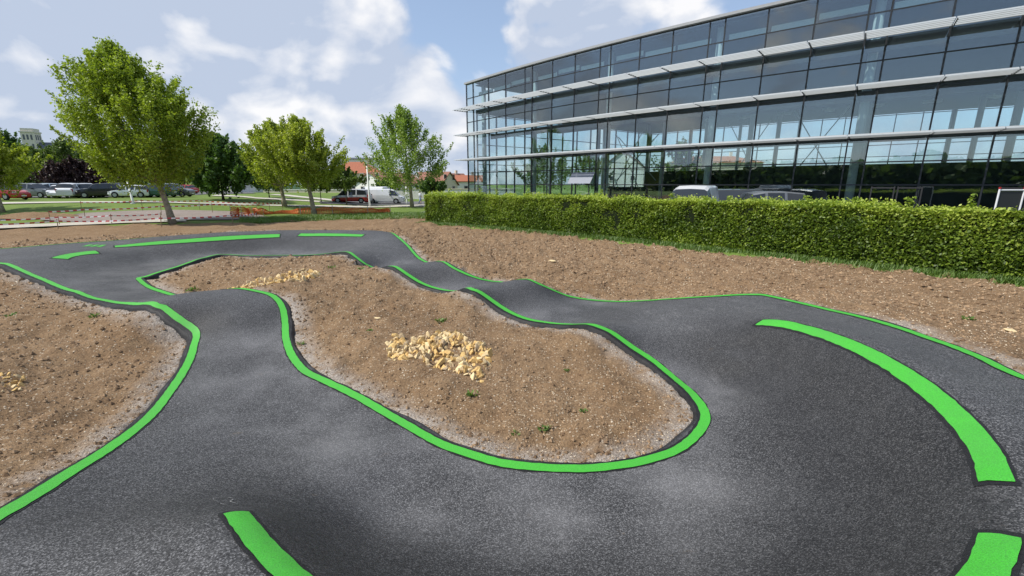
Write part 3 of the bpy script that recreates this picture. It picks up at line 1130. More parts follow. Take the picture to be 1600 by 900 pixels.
# pale roller blinds behind the top panes
for i in range(1, len(marks) - 1):
    a, b = marks[i], marks[i + 1]
    if b - a < 1.5 and i > 1:
        continue
    p, q = fac(a + .12, -.9), fac(b - .12, -.9)
    zt = EYE + STOREY * (3.60 if i % 3 else 3.66)
    m = BMB()
    m.bar((p.x, p.y, zt), (q.x, q.y, zt), .03, .42)
    m.build('blind', M['blind'], bld)
# sun louvers: three tiers of tilted blades on brackets
LOUV = 2.25
for tier, (blades, pitch_) in enumerate(((5, .40), (5, .40), (5, .41))):
    z = EYE + STOREY * (tier + 1) - .06 * (tier + 1)
    brk = [marks[0] - .1, marks[1], marks[2], marks[3]] + [x for k in narrow for x in (k, k + 1.25 * 0 + 4.47 - 0, k + 7.69)]
    brk = sorted(set(brk))
    for i in range(len(brk) - 1):
        a, b = brk[i] + .03, brk[i + 1] - .03
        arm = BMB()
        e0 = max(a + .05, -1.65)
        arm.bar(fac(e0, .06, z), fac(e0, LOUV - .15, z + .02), .05, .10)
        lv = arm.build('louver', M['frame'], bld)
        for k in range(blades):
            off = LOUV - .06 - k * pitch_
            zc = z + .03
            n = 5
            vs_, fs_ = [], []
            # an aerofoil blade: rounded nose outside, thin tail inside, tilted
            prof = [(.105, -.075), (.11, -.04), (.025, .045), (-.08, .095), (-.115, .09), (-.04, .015)]
            kk = len(prof)
            for e in (a, b):
                for (u, w) in prof:
                    vs_.append(fac(e, off + u, zc + w))
            for r in range(kk):
                fs_.append((r, (r + 1) % kk, kk + (r + 1) % kk, kk + r))
            fs_ += [tuple(range(kk))[::-1], tuple(range(kk, 2 * kk))]
            BMB().add(vs_, fs_).build('slat', M['louver'], lv)
# round columns inside, by the narrow panes, and further rows within the hall
for k in [.4] + narrow[:-1]:
    for o_, r_ in ((-1.1, .30), (-14, .26), (-27, .26), (-DEPTH + 1.2, .24)):
        p = fac(k + .6, o_)
        m = BMB()
        m.tube([(p.x, p.y, .1), (p.x, p.y, EYE + STOREY * 4 - .2 if o_ > -2 else EYE + STOREY * 3 - .6)], r_, 14)
        m.build('column', M['column'], bld, True)
# the rear front and the end wall: glass with its own grid
rear_marks = np.arange(0, S_END + .1, 3.66)
rl = [.1, 4.6, 5.5, 6.6, 8.2, 9.8, EYE + STOREY * 3 - .7]
for i in range(len(rear_marks) - 1):
    p, q = fac(rear_marks[i], -DEPTH), fac(rear_marks[i + 1], -DEPTH)
    for j in range(len(rl) - 1):
        lo, hi = rl[j] + .05, rl[j + 1] - .05
        d = (q - p).normalized() * .06
        m = BMB(); m.bar((p.x + d.x, p.y + d.y, (lo + hi) / 2), (q.x - d.x, q.y - d.y, (lo + hi) / 2), .02, hi - lo)
        m.build('rear_pane', M['clearglass'], bld)
    m = BMB(); m.box((p.x, p.y, 6.3), (.12, .25, 12.6), FA0 + FK * rear_marks[i]); m.build('rear_mullion', M['frame'], bld)
    for z in rl:
        m = BMB(); m.bar((p.x, p.y, z), (q.x, q.y, z), .12, .10); m.build('rear_transom', M['frame'], bld)
ew = np.arange(.6, DEPTH, 3.4)
for i in range(len(ew) - 1):
    p, q = fac(0, -ew[i]), fac(0, -ew[i + 1])
    for j in range(len(rl) - 1):
        lo, hi = rl[j] + .05, rl[j + 1] - .05
        d = (q - p).normalized() * .06
        m = BMB(); m.bar((p.x + d.x, p.y + d.y, (lo + hi) / 2), (q.x - d.x, q.y - d.y, (lo + hi) / 2), .02, hi - lo)
        m.build('end_pane', M['clearglass'], bld)
    m = BMB(); m.box((p.x, p.y, 6.3), (.25, .12, 12.6), FA0); m.build('end_mullion', M['frame'], bld)
    for z in rl:
        m = BMB(); m.bar((p.x, p.y, z), (q.x, q.y, z), .12, .10); m.build('end_transom', M['frame'], bld)
# crossed tie rods
for (s0, s1, o_, z0, z1) in ((15, 21.5, -14, 3.2, 9.0), (37, 43, -14, 2.0, 11.0), (26, 32, -27, 2.0, 11), (4, 10, -27, 2, 11)):
    a, b = fac(s0, o_), fac(s1, o_)
    for (u, w) in ((z0, z1), (z1, z0)):
        m = BMB(); m.tube([(a.x, a.y, u), (b.x, b.y, w)], .06, 6); m.build('brace_rod', M['column'], bld)
# dark partitions and counters on the ground floor
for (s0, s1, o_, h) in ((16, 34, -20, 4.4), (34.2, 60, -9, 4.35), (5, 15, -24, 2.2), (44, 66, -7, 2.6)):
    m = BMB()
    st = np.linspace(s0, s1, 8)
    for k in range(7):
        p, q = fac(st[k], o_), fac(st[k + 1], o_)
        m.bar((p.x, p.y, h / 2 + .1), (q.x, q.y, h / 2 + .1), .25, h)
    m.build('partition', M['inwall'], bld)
# hanging lamps below the soffit
for k in range(7):
    p = fac(24 + 5.2 * k, -24, EYE + STOREY * 3 - 1.6)
    m = BMB(); m.box(p, (1.5, .5, .22), .6 + k); m.box(p + Vector((0, 0, .5)), (.06, .06, .8)); m.build('hanging_lamp', M['column'], bld)
# one vent window tilted outwards
a_, b_ = fac(18.6, .35, 2.75), fac(21.6, .35, 2.75)
m = BMB()
o1 = fac(20, 1.15) - fac(20, .1)
vs_ = []
for dz in (0, .03):
    vs_ += [fac(18.65, .95, 2.78 + dz), fac(21.7, .95, 2.78 + dz), fac(21.7, .12, 3.95 + dz), fac(18.65, .12, 3.95 + dz)]
m.add(vs_, [(3, 2, 1, 0), (4, 5, 6, 7), (0, 1, 5, 4), (1, 2, 6, 5), (2, 3, 7, 6), (3, 0, 4, 7)])
m.build('vent_window', M['tilted'], bld)
# entrance doors on the right: dark frames below the transom
for s0 in (45.4, 46.9, 52.0, 53.5):
    m = BMB()
    for e in (s0, s0 + 1.3):
        p = fac(e, .1); m.box((p.x, p.y, 1.3), (.08, .12, 2.5), FA0 + FK * e)
    p, q = fac(s0, .1), fac(s0 + 1.3, .1)
    m.bar((p.x, p.y, 2.45), (q.x, q.y, 2.45), .12, .1)
    m.build('door_frame', M['trim'], bld)

# ------------------------------------------------------------------ leaves
def leaf_cloud(cent, size, tint, up=.35, stretch=1.7, rng=RNG, aim=None):
    """one small folded-diamond leaf per centre"""
    n = len(cent)
    d = rng.normal(size=(n, 3))
    if aim is not None: d += aim
    d /= np.linalg.norm(d, axis=1)[:, None]
    nn = rng.normal(size=(n, 3)); nn[:, 2] = np.abs(nn[:, 2]) + up
    s_ = np.cross(d, nn); s_ /= np.maximum(np.linalg.norm(s_, axis=1)[:, None], 1e-6)
    L = (size * rng.uniform(.65, 1.3, n))[:, None] if np.ndim(size) == 0 else (size * rng.uniform(.65, 1.3, n))[:, None]
    a = cent - d * L * .5
    b = cent + s_ * L / stretch * .5
    c = cent + d * L * .5
    e = cent - s_ * L / stretch * .5
    v = np.stack([a, b, c, e], 1).reshape(-1, 3)
    f = np.arange(n * 4, dtype=np.int32).reshape(-1, 4)
    return v, f, np.repeat(np.clip(tint, 0, 1), 4)


def tree(name, label, base, height, crown_lo, radius, mat, leaves, leaf, bark='bark', clumps=150, lean=(0, 0), shape='ovoid', trunk_r=None, sparse=1.0, group=None, seed=1, squash=1.0, wood_limbs=True):
    rng = np.random.default_rng(seed)
    root = thing(name, label, 'tree', base, 0, group)
    tr = trunk_r or height * .017
    H0 = height
    lx_, ly_ = lean
    top = Vector((lx_, ly_, H0 * .80))
    m = MB()
    pts = [Vector((lx_ * (t ** 1.3) + rng.normal() * tr * .25 * t, ly_ * (t ** 1.3) + rng.normal() * tr * .25 * t, H0 * .80 * t)) for t in np.linspace(0, 1, 9)]
    m.tube(pts, [tr * 1.45, tr * 1.0] + [tr * (1 - .85 * t) for t in np.linspace(.15, 1, 7)], 9)
    crown_h = H0 - crown_lo

    def env(t):
        """crown radius along its height, t 0..1"""
        if shape == 'ovoid':
            return radius * (math.sin(math.pi * min(1, (t * .93 + .07)) ** .72) ** .72)
        if shape == 'maple':
            return radius * max(0.02, (1 - max(0, (t - .30) / .70) ** 2.5)) * (.62 + .38 * min(1, t / .25))
        if shape == 'open':
            return radius * (.45 + .55 * math.sin(math.pi * min(1, t + .12)) ** .8) * (1 - .55 * max(0, t - .6) / .4)
        return radius * math.sqrt(max(0.02, 1 - (2 * t - 1) ** 2))
    ctrs, dirs, sizes, slim = [], [], [], []
    for i in range(clumps):
        t = (i + rng.uniform()) / clumps
        t = t ** .92
        a = rng.uniform(0, 2 * math.pi)
        rr = env(t) * math.sqrt(rng.uniform(.08, 1.0)) * rng.uniform(.84, 1.10) * (1 if rng.uniform() > .05 else 1.16)
        z = crown_lo + crown_h * t
        f = z / H0
        c = np.array([lx_ * f + math.cos(a) * rr, ly_ * f + math.sin(a) * rr, z])
        dr = np.array([math.cos(a) * .75 * rr / max(radius, .1), math.sin(a) * .75 * rr / max(radius, .1), .75 + .3 * t])
        ctrs.append(c); dirs.append(dr / np.linalg.norm(dr)); sizes.append(radius * rng.uniform(.12, .24) * (1.0 - .3 * t)); slim.append(rr > env(t) * .72 and rng.uniform() < .55)
    # limbs reach the outer clumps
    if wood_limbs:
        for i in range(0, clumps, max(1, clumps // 34)):
            c = ctrs[i]
            z0 = max(crown_lo * .82, min(c[2] - .25 * H0 * rng.uniform(.5, 1.0), H0 * .7))
            f = z0 / (H0 * .8)
            s0 = Vector((lx_ * f ** 1.3, ly_ * f ** 1.3, z0))
            e0 = Vector(c)
            mid = s0.lerp(e0, .5) + Vector((0, 0, -.06 * (e0 - s0).length))
            r0 = tr * .42 * (1 - .6 * f)
            m.tube([s0, mid, e0], [r0, r0 * .6, r0 * .18], 5, False)
    m.build('trunk', M[bark], root, True)
    per = max(8, int(leaves * sparse / clumps))
    C, A, TI = [], [], []
    for c, d, sz, sl in zip(ctrs, dirs, sizes, slim):
        n = int(per * rng.uniform(.6, 1.4) * (.62 if sl else 1.1))
        L = sz * (2.9 if sl else 2.0)
        u = rng.normal(size=(n, 3)) * sz * (.17 if sl else .31)
        along = rng.uniform(-1, 1, n)[:, None] * d[None] * L * .62
        p = c + u * (1 - .35 * (along @ d)[:, None] / L) + along
        C.append(p)
        A.append(np.repeat(d[None] * .9, n, 0))
        tint0 = rng.normal(.46, .12)
        TI.append(tint0 + rng.normal(0, .16, n))
    C = np.concatenate(C); A = np.concatenate(A); TI = np.concatenate(TI)
    v, f, ti = leaf_cloud(C, leaf, TI, rng=rng, aim=A * .4, stretch=1.45)
    link_obj('crown', fast_mesh('crown', v, f, False, {'tint': ti}), mat, root)
    return root


def tree_px(name, label, bx, by, top_y, lo_y, half_px, mat, leaves, leaf, z=None, depth=None, lean_px=0, **kw):
    """a tree whose foot is seen at bx, by"""
    if depth is None:
        x, y, zz_ = foot(bx, by)
    else:
        p = deep(bx, by, depth); x, y = p.x, p.y; zz_ = float(plain(x, y))
    zt, zl = deep(bx, top_y, y).z, deep(bx, lo_y, y).z
    k = y / FPX * 1.02
    return tree(name, label, (x, y, zz_ - .05), zt - zz_, zl - zz_, half_px * k, mat, leaves, leaf, lean=(lean_px * k, 0), **kw)


tree_px('maple_tree', 'large bright green maple with a broad crown, foot beside the striped tape', 270, 349, 84, 272, 86, M['maple'], 95000, .155, lean_px=-46, clumps=420, shape='maple', trunk_r=.19, seed=3)
tree_px('maple_tree', 'yellow-green maple in the middle of the grass, its trunk before the orange netting', 491, 335, 193, 279, 58, M['maple2'], 46000, .17, lean_px=-14, clumps=240, shape='maple', trunk_r=.2, seed=5)
tree_px('maple_tree', 'yellow-green maple standing just behind and left of the middle one', 445, 323, 196, 283, 46, M['maple2'], 30000, .2, lean_px=-8, clumps=170, shape='maple', trunk_r=.2, seed=8)
tree_px('poplar_tree', 'loose open-crowned green tree right of the white van', 644, 324, 178, 284, 63, M['poplar'], 24000, .22, lean_px=-8, clumps=120, shape='ovoid', trunk_r=.2, sparse=.85, seed=13)
tree_px('lime_tree', 'yellow-green tree cut by the left edge of the picture, slim trunk', 5, 331, 212, 284, 58, M['maple2'], 20000, .22, lean_px=-8, clumps=120, trunk_r=.13, seed=17)
tree_px('lime_tree', 'dark green tree behind the right flank of the large maple', 349, 312, 218, 289, 50, M['darkleaf'], 22000, .36, clumps=130, bark='darkbark', seed=19)
tree_px('small_tree', 'small dark round tree behind the paired maples, thin trunk on the grass', 421, 309, 264, 290, 27, M['darkleaf'], 7000, .35, clumps=60, bark='darkbark', seed=23)
tree_px('small_tree', 'small round tree left of the two-tone red car', 502, 316, 270, 291, 27, M['midleaf'], 8000, .3, clumps=60, bark='darkbark', seed=29)
tree_px('small_tree', 'small round tree standing before the two-tone red car', 542, 320.5, 266, 289, 29, M['midleaf'], 9000, .26, clumps=60, bark='darkbark', seed=31)
tree_px('small_tree', 'dark bushy tree behind the loose open-crowned one', 672, 312, 280, 298, 22, M['darkleaf'], 7000, .33, clumps=60, bark='darkbark', depth=78, seed=37)
tree_px('small_tree', 'low dark bushy tree behind the white van', 604, 312, 282, 297, 22, M['darkleaf'], 5000, .33, clumps=50, bark='darkbark', depth=80, seed=38)
for i, (bx, ty, hw, mt, dp, txt) in enumerate((
        (18, 206, 42, 'darkleaf', 86, 'tall dark tree above the parked cars near the left edge, left of the church tower'),
        (62, 236, 32, 'midleaf', 74, 'olive green tree above the parked cars, below the church tower'),
        (110, 222, 42, 'midleaf', 98, 'green tree above the plum trees, right of the church tower'),
        (150, 236, 40, 'midleaf', 104, 'green tree left of the large maple crown, behind the plum trees'),
        (215, 226, 46, 'darkleaf', 92, 'dark tree glimpsed behind the middle of the large maple'),
        (290, 232, 44, 'darkleaf', 96, 'dark tree glimpsed behind the right part of the large maple'),
        (384, 238, 30, 'darkleaf', 100, 'dark tree between the large maple and the paired maples'))):
    tree_px('background_tree', txt, bx, 296, ty, 291, hw, M[mt], 12000, .42, depth=dp, bark='darkbark', clumps=90, seed=50 + i, group='trees behind the car park')
for i, (bx, ty, hw) in enumerate(((92, 254, 24), (122, 249, 25), (150, 252, 24), (178, 250, 26))):
    tree_px('plum_tree', ('purple-leaved plum tree behind the parked cars, %s of its row' % ('leftmost', 'second from the left', 'third from the left', 'rightmost')[i]), bx, 300, ty, 291, hw, M['plum'], 8000, .30, depth=66 + i, bark='darkbark', clumps=60, seed=70 + i, group='plum trees behind the car park')

# ------------------------------------------------------------------ hedge
hp = [at(664, 348, 0), at(800, 359, 0), at(1000, 377.5, 0), at(1200, 399, 0), at(1400, 420, 0), at(1600, 441, 0), (18.6, 9.0), (23, 4)]
hc = curve(np.array(hp), .25)
hn = normals(hc)
back = hn if hn[0][0] > 0 else -hn
HH, HT = 1.98, 1.5
hedge = thing('hedge', 'long clipped beech hedge in front of the glass building', 'hedge', (hc[0][0], hc[0][1], 0))
hs = np.concatenate([[0], np.cumsum(np.hypot(*np.diff(hc, axis=0).T))])


def hpt(s, o):
    x = np.interp(s, hs, hc[:, 0]) + np.interp(s, hs, back[:, 0]) * o
    y = np.interp(s, hs, hc[:, 1]) + np.interp(s, hs, back[:, 1]) * o
    return x, y


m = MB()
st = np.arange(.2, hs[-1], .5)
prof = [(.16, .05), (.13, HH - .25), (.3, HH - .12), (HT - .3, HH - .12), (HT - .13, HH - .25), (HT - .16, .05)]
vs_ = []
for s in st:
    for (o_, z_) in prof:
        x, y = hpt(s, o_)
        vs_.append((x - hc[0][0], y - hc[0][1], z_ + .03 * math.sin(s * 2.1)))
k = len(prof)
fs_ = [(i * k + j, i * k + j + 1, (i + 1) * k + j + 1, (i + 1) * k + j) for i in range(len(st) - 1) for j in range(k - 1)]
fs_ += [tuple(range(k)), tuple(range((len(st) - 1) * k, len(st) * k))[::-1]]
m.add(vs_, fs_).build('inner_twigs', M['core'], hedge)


def hedge_leaves(n, where):
    r = RNG
    s = hs[-1] * (r.uniform(0, 1, n) if where != 'end' else r.uniform(0, .02, n))
    if where == 'front':
        z = r.uniform(.04, HH, n); o = np.abs(r.normal(0, .07, n)) + fbm(s, z, 1.6, 3, 5) * .16 + .05
    elif where == 'top':
        o = r.uniform(0, HT, n); z = HH + r.normal(-.03, .05, n) + fbm(s, o, 1.3, 3, 6) * .22 + fbm(s, o * 0, .35, 2, 16) * .12
    elif where == 'end':
        o = r.uniform(0, HT, n); z = r.uniform(.05, HH, n); s = np.abs(r.normal(0, .10, n)) + fbm(o, z, 1.6, 2, 8) * .1
    else:                                                     # uncut shoots standing above the top
        o = r.uniform(.05, HT * .7, n); z = HH + np.abs(r.normal(0, .10, n)); keep_ = fbm(s, o, 1.1, 2, 12) > .10
        s, o, z = s[keep_], o[keep_], z[keep_]
    x, y = hpt(np.clip(s, 0, hs[-1]), o)
    ext = np.minimum(s, 0)
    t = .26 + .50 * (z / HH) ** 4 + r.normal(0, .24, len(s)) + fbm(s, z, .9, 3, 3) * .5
    return np.column_stack([x - hc[0][0], y - hc[0][1], z]), t


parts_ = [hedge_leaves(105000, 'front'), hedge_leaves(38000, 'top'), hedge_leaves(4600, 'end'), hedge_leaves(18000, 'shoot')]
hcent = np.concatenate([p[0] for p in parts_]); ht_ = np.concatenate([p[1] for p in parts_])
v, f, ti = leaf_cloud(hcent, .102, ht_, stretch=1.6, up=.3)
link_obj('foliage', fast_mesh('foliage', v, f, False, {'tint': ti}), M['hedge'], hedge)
# single long shoots
for i, s in enumerate((2.1, 5.0, 6.4, 8.9, 11.2, 13.9, 15.2, 17.7, 20.3, 23.1, 24.6, 26.0, 27.4)):
    n = 60
    t = RNG.uniform(0, 1, n)
    x, y = hpt(s, .5)
    hgt = RNG.uniform(.2, .5)
    c = np.column_stack([x - hc[0][0] + RNG.normal(0, .06, n), y - hc[0][1] + RNG.normal(0, .06, n), HH + t * hgt])
    v, f, ti = leaf_cloud(c, .10, RNG.normal(.6, .2, n))
    link_obj('shoot', fast_mesh('shoot', v, f, False, {'tint': ti}), M['hedge'], hedge)


# ------------------------------------------------------------------ rough grass
def blades(name, xy, zf, h, mat, spread=.5):
    n = len(xy)
    z = zf
    base_ = np.column_stack([xy, z - .02])
    a = RNG.uniform(0, 2 * math.pi, n)
    hh = h * RNG.uniform(.45, 1.25, n)
    tip = base_ + np.column_stack([np.cos(a) * hh * spread, np.sin(a) * hh * spread, hh])
    w = hh * .085 + .004
    side = np.column_stack([-np.sin(a) * w, np.cos(a) * w, np.zeros(n)])
    v = np.stack([base_ - side, base_ + side, tip], 1).reshape(-1, 3)
    f = np.arange(n * 3, dtype=np.int32).reshape(-1, 3)
    ti = np.repeat(np.clip(RNG.normal(.5, .2, n), 0, 1), 3)
    return tag(link_obj(name, fast_mesh(name, v, f, False, {'tint': ti}), mat), kind='stuff')


n = 26000
s = RNG.uniform(0, hs[-1] * .95, n); o_ = -np.abs(RNG.normal(0, .38, n)) + .12
gxp, gyp = hpt(s, o_ + fbm(s, s * 0, .8, 3, 4) * .5)
blades('verge_grass', np.column_stack([gxp, gyp]), np.full(n, .02), .16, M['blade'], .7)
# tufts along the far edge of the earth
n = 22000
u = RNG.uniform(375, 668, n)
vv_ = np.interp(u, [375, 470, 560, 640, 668], [347, 343, 340, 338, 338]) + RNG.uniform(-5, 4, n)
q = np.array([at(a, b, 0) for a, b in zip(u, vv_)])
blades('edge_grass', q, np.full(n, .03), .20, M['blade'], .7)

# ------------------------------------------------------------------ stones
def rock_mesh(name, rng, r=1.0):
    """an angular broken stone, about 30 triangles"""
    n = 14
    d = rng.normal(size=(n, 3)); d /= np.linalg.norm(d, axis=1)[:, None]
    d *= rng.uniform(.75, 1.1, n)[:, None] * np.array([1.0, .8, .62]) * r
    import bmesh
    bm = bmesh.new()
    for p in d: bm.verts.new(p)
    bmesh.ops.convex_hull(bm, input=bm.verts)
    for v in [v for v in bm.verts if not v.link_faces]: bm.verts.remove(v)
    me = bpy.data.meshes.new(name)
    bm.to_mesh(me); bm.free()
    return me


rocks = [rock_mesh('stone', RNG) for _ in range(10)]
rocks_pale = []
for r_ in rocks:
    r_.materials.append(M['stone'])
    c_ = r_.copy(); c_.materials.clear(); c_.materials.append(M['stone2']); rocks_pale.append(c_)
for i in (1, 4, 7):
    rocks_pale[i].materials.clear(); rocks_pale[i].materials.append(M['stone3'])


def stone_pile(label, outline, count, size, z, heap):
    poly = np.array([at(a, b, z) for a, b in outline])
    cx, cy = poly.mean(0)
    root = thing('stone_pile', label, 'stones', (cx, cy, float(earth_z(cx, cy))))
    x0, y0 = poly.min(0); x1, y1 = poly.max(0)
    got, laid = 0, []
    big = max(x1 - x0, y1 - y0)
    while got < count:
        # best of several tries keeps the stones from clumping
        cand = np.column_stack([RNG.uniform(x0, x1, 9), RNG.uniform(y0, y1, 9)])
        if laid:
            cand = cand[[int(np.argmax(((cand[:, None] - np.array(laid)[None]) ** 2).sum(-1).min(1) + 9 * inside(cand[:, 0], cand[:, 1], poly)))]]
        x, y = cand[0]
        if not inside(np.array([x]), np.array([y]), poly)[0]:
            continue
        e = min(np.hypot(*(np.array((x, y)) - p)) for p in poly)
        s = size * (.42 + 1.0 * RNG.uniform() ** 1.6)
        if RNG.uniform() < .06: s *= 1.35
        lift = heap * min(1, e / (big * .22)) * RNG.uniform(0, 1)
        o = link_obj('stone', (rocks if RNG.uniform() < .5 else rocks_pale)[RNG.integers(10)], None, root)
        o.location = (x - cx, y - cy, float(earth_z(x, y)) - root.location.z - s * .04 + lift)
        o.rotation_euler = RNG.uniform(0, 6.28, 3) * np.array([.35, .35, 1])
        o.scale = (s, s * RNG.uniform(.75, 1.1), s * RNG.uniform(.5, .8))
        got += 1
        laid.append((x, y))
    return root


stone_pile('heap of ochre limestone rubble in the middle of the earth island', [(606, 540), (618, 528), (650, 534), (700, 520), (716, 520), (730, 534), (765, 545), (766, 562), (752, 586), (735, 580), (716, 574), (680, 566), (650, 558), (608, 556)], 300, .082, .16, .02)
stone_pile('flat spread of ochre rubble at the far end of the earth island', [(352, 439), (385, 434), (440, 429), (475, 424), (502, 432), (495, 440), (470, 450), (440, 448), (400, 444), (365, 446)], 300, .092, .36, .015)
stone_pile('few ochre stones half buried by the left edge of the picture', [(-30, 590), (10, 580), (36, 580), (44, 590), (30, 602), (5, 612), (-30, 612)], 30, .055, .2, .03)
for (a, b, lab) in ((590, 501, 'single pale flat stone lying behind the rubble heap'), (863, 412, 'pale flat stone on the bare earth towards the hedge'), (1578, 520, 'dark clod-like stone on the earth by the right edge')):
    x, y = at(a, b, .2 if a < 800 else .06)
    o = link_obj('loose_stone', rocks_pale[2].copy(), None)
    s = .075 if a < 800 else .16
    o.location = (x, y, float(earth_z(x, y)) + s * .3)
    o.scale = (s, s * .7, s * .5)
    tag(o, lab, 'stone')

# pebbles and crumbs over the earth
oct_v = np.array([(1, 0, 0), (-1, 0, 0), (0, 1, 0), (0, -1, 0), (0, 0, 1), (0, 0, -1)], float)
oct_f = np.array([(0, 2, 4), (2, 1, 4), (1, 3, 4), (3, 0, 4), (2, 0, 5), (1, 2, 5), (3, 1, 5), (0, 3, 5)])


def crumbs(name, n, poly_fn, smin, smax, mat, squash=.7):
    P_ = poly_fn(n)
    n = len(P_)
    z = earth_z(P_[:, 0], P_[:, 1])
    s = smin * (smax / smin) ** (RNG.uniform(0, 1, n) ** 2.2)
    dist = np.hypot(P_[:, 0], P_[:, 1])
    s *= np.clip(dist / 9, .75, 2.2)
    a = RNG.uniform(0, 6.28, n)
    v = oct_v[None] * RNG.uniform(.6, 1.2, (n, 6, 1)) * s[:, None, None]
    v[:, :, 2] *= squash
    x = v[:, :, 0] * np.cos(a)[:, None] - v[:, :, 1] * np.sin(a)[:, None]
    y = v[:, :, 0] * np.sin(a)[:, None] + v[:, :, 1] * np.cos(a)[:, None]
    v = np.stack([x + P_[:, 0:1], y + P_[:, 1:2], v[:, :, 2] + (z + s * .15)[:, None]], -1)
    f = (oct_f[None] + (np.arange(n) * 6)[:, None, None]).reshape(-1, 3)
    return tag(link_obj(name, fast_mesh(name, v.reshape(-1, 3), f), mat), kind='stuff')


def on_earth(n, x0=-14, x1=20, y0=1.5, y1=26):
    # denser near the viewer: sample in polar form
    a = RNG.uniform(-.95, .95, n); r = 2.2 * (13.0) ** RNG.uniform(0, 1, n)
    x, y = np.sin(a) * r, np.cos(a) * r
    ok = inside(x, y, dirt_poly) & ~on_track(x, y)
    x, y = x[ok], y[ok]
    nr = (np.abs(x + 8) < 22) & (y < 26)
    d = np.full(len(x), 9.0); d[nr] = edge_dist(x[nr], y[nr])
    k = d > .05
    return np.column_stack([x[k], y[k]])


def m_pebbles(name, cols):
    m, t, out = new_mat(name)
    pos = t.n('ShaderNodeNewGeometry').outputs['Position']
    r_ = t.n('ShaderNodeNewGeometry').outputs['Random Per Island']
    p = t.n('ShaderNodeBsdfPrincipled', i_Roughness=.92)
    p.inputs['Specular IOR Level'].default_value = .2
    t.link(t.mix(r_, *cols), p.inputs['Base Color'])
    t.link(p.outputs[0], out.inputs['Surface'])
    return m


M['pebbles'] = m_pebbles('pebble_mix', ((.36, .27, .18), (.74, .64, .48)))
M['crumbs'] = m_pebbles('crumb_mix', ((.13, .082, .048), (.33, .225, .135)))
crumbs('pebbles', 75000, on_earth, .004, .016, M['pebbles'])
def in_field(n):
    P_ = on_earth(n)
    return P_[P_[:, 1] + np.minimum(P_[:, 0], 6) * .45 > 10.5]


crumbs('field_clods', 34000, in_field, .012, .050, M['crumbs'], .75)
crumbs('earth_crumbs', 42000, on_earth, .010, .045, M['crumbs'], .8)

# ------------------------------------------------------------------ weeds
WEEDS = [(688, 502, .11, 'leafy green weed behind the rubble heap'), (738, 604, .09, 'pale tuft of weed just below the rubble heap'), (853, 646, .08, 'small rosette weed near the tip of the island'),
         (470, 528, .07, 'small weed beside the left edge line of the island'), (578, 520, .05, 'tiny weed left of the rubble heap'), (912, 622, .06, 'small dark weed on the right part of the island'),
         (300, 450, .13, 'weed tuft at the far left tip of the island'), (150, 503, .10, 'flat weed on the left plot of earth'), (565, 433, .10, 'weed right of the far rubble spread'), (520, 432, .10, 'weed touching the right end of the far rubble spread'),
         (20, 500, .09, 'weed on the left plot close to the picture edge'), (885, 570, .05, 'tiny weed right of the rubble heap'), (805, 655, .05, 'tiny weed on the bare slope below the heap'), (1510, 505, .12, 'weed on the earth strip near the right edge'),
         (585, 420, .08, 'weed at the rim beside the second roller')]
for i, (a, b, sz, lab) in enumerate(WEEDS):
    x, y = at(a, b, .16 if a < 1000 else .08)
    root = thing('weed', lab, 'weed', (x, y, float(earth_z(x, y))))
    n = 26
    ang = RNG.uniform(0, 6.28, n); rr = RNG.uniform(.1, 1, n) * sz
    c = np.column_stack([np.cos(ang) * rr, np.sin(ang) * rr, RNG.uniform(.05, .6, n) * sz])
    v, f, ti = leaf_cloud(c, sz * .75, RNG.normal(.5, .2, n), aim=np.column_stack([np.cos(ang), np.sin(ang), np.full(n, .7)]) * 1.5, stretch=2.4)
    link_obj('leaves', fast_mesh('leaves', v, f, False, {'tint': ti}), M['blade'], root)
    mm = MB()
    for k in range(4):
        mm.tube([(0, 0, -.01), (math.cos(k * 1.6) * sz * .5, math.sin(k * 1.6) * sz * .5, sz * .4)], .003, 4)
    mm.build('stem', M['blade'], root)

# ------------------------------------------------------------------ vehicles
STY = {
    # x along the length (rear 0 .. front 1), belt height, top height, then segment roles
    'hatch': dict(L=4.1, W=1.75, H=1.48,
                  x=[0, .02, .05, .14, .30, .33, .52, .55, .62, .74, .88, .96, 1.0],
                  belt=[.50, .58, .62, .63, .62, .62, .61, .61, .60, .59, .53, .45, .36],
                  top=[.52, .61, .66, .93, 1.0, 1.0, .99, .985, .93, .61, .55, .47, .38],
                  role='bbrwpwpwfbbb'),
    'suv': dict(L=4.4, W=1.85, H=1.70,
                x=[0, .02, .04, .10, .28, .31, .50, .53, .62, .73, .88, .97, 1.0],
                belt=[.50, .58, .62, .63, .62, .62, .61, .61, .60, .60, .56, .48, .38],
                top=[.52, .61, .66, .94, 1.0, 1.0, .99, .985, .94, .62, .58, .50, .40],
                role='bbrwpwpwfbbb'),
    'mpv': dict(L=4.9, W=1.9, H=1.78,
                x=[0, .02, .04, .09, .30, .33, .52, .55, .68, .82, .92, .98, 1.0],
                belt=[.48, .55, .58, .58, .57, .57, .56, .56, .55, .53, .48, .40, .32],
                top=[.50, .58, .63, .95, 1.0, 1.0, 1.0, .99, .93, .55, .50, .42, .34],
                role='bbrwpwpwfbbb'),
    'van': dict(L=5.2, W=1.95, H=2.0,
                x=[0, .01, .03, .05, .30, .60, .62, .65, .76, .88, .95, .99, 1.0],
                belt=[.48, .55, .58, .58, .57, .57, .56, .56, .55, .51, .45, .38, .30],
                top=[.50, .90, .98, 1.0, 1.0, 1.0, 1.0, .99, .92, .54, .47, .40, .32],
                role='bbbbbbpwfbbb'),
}


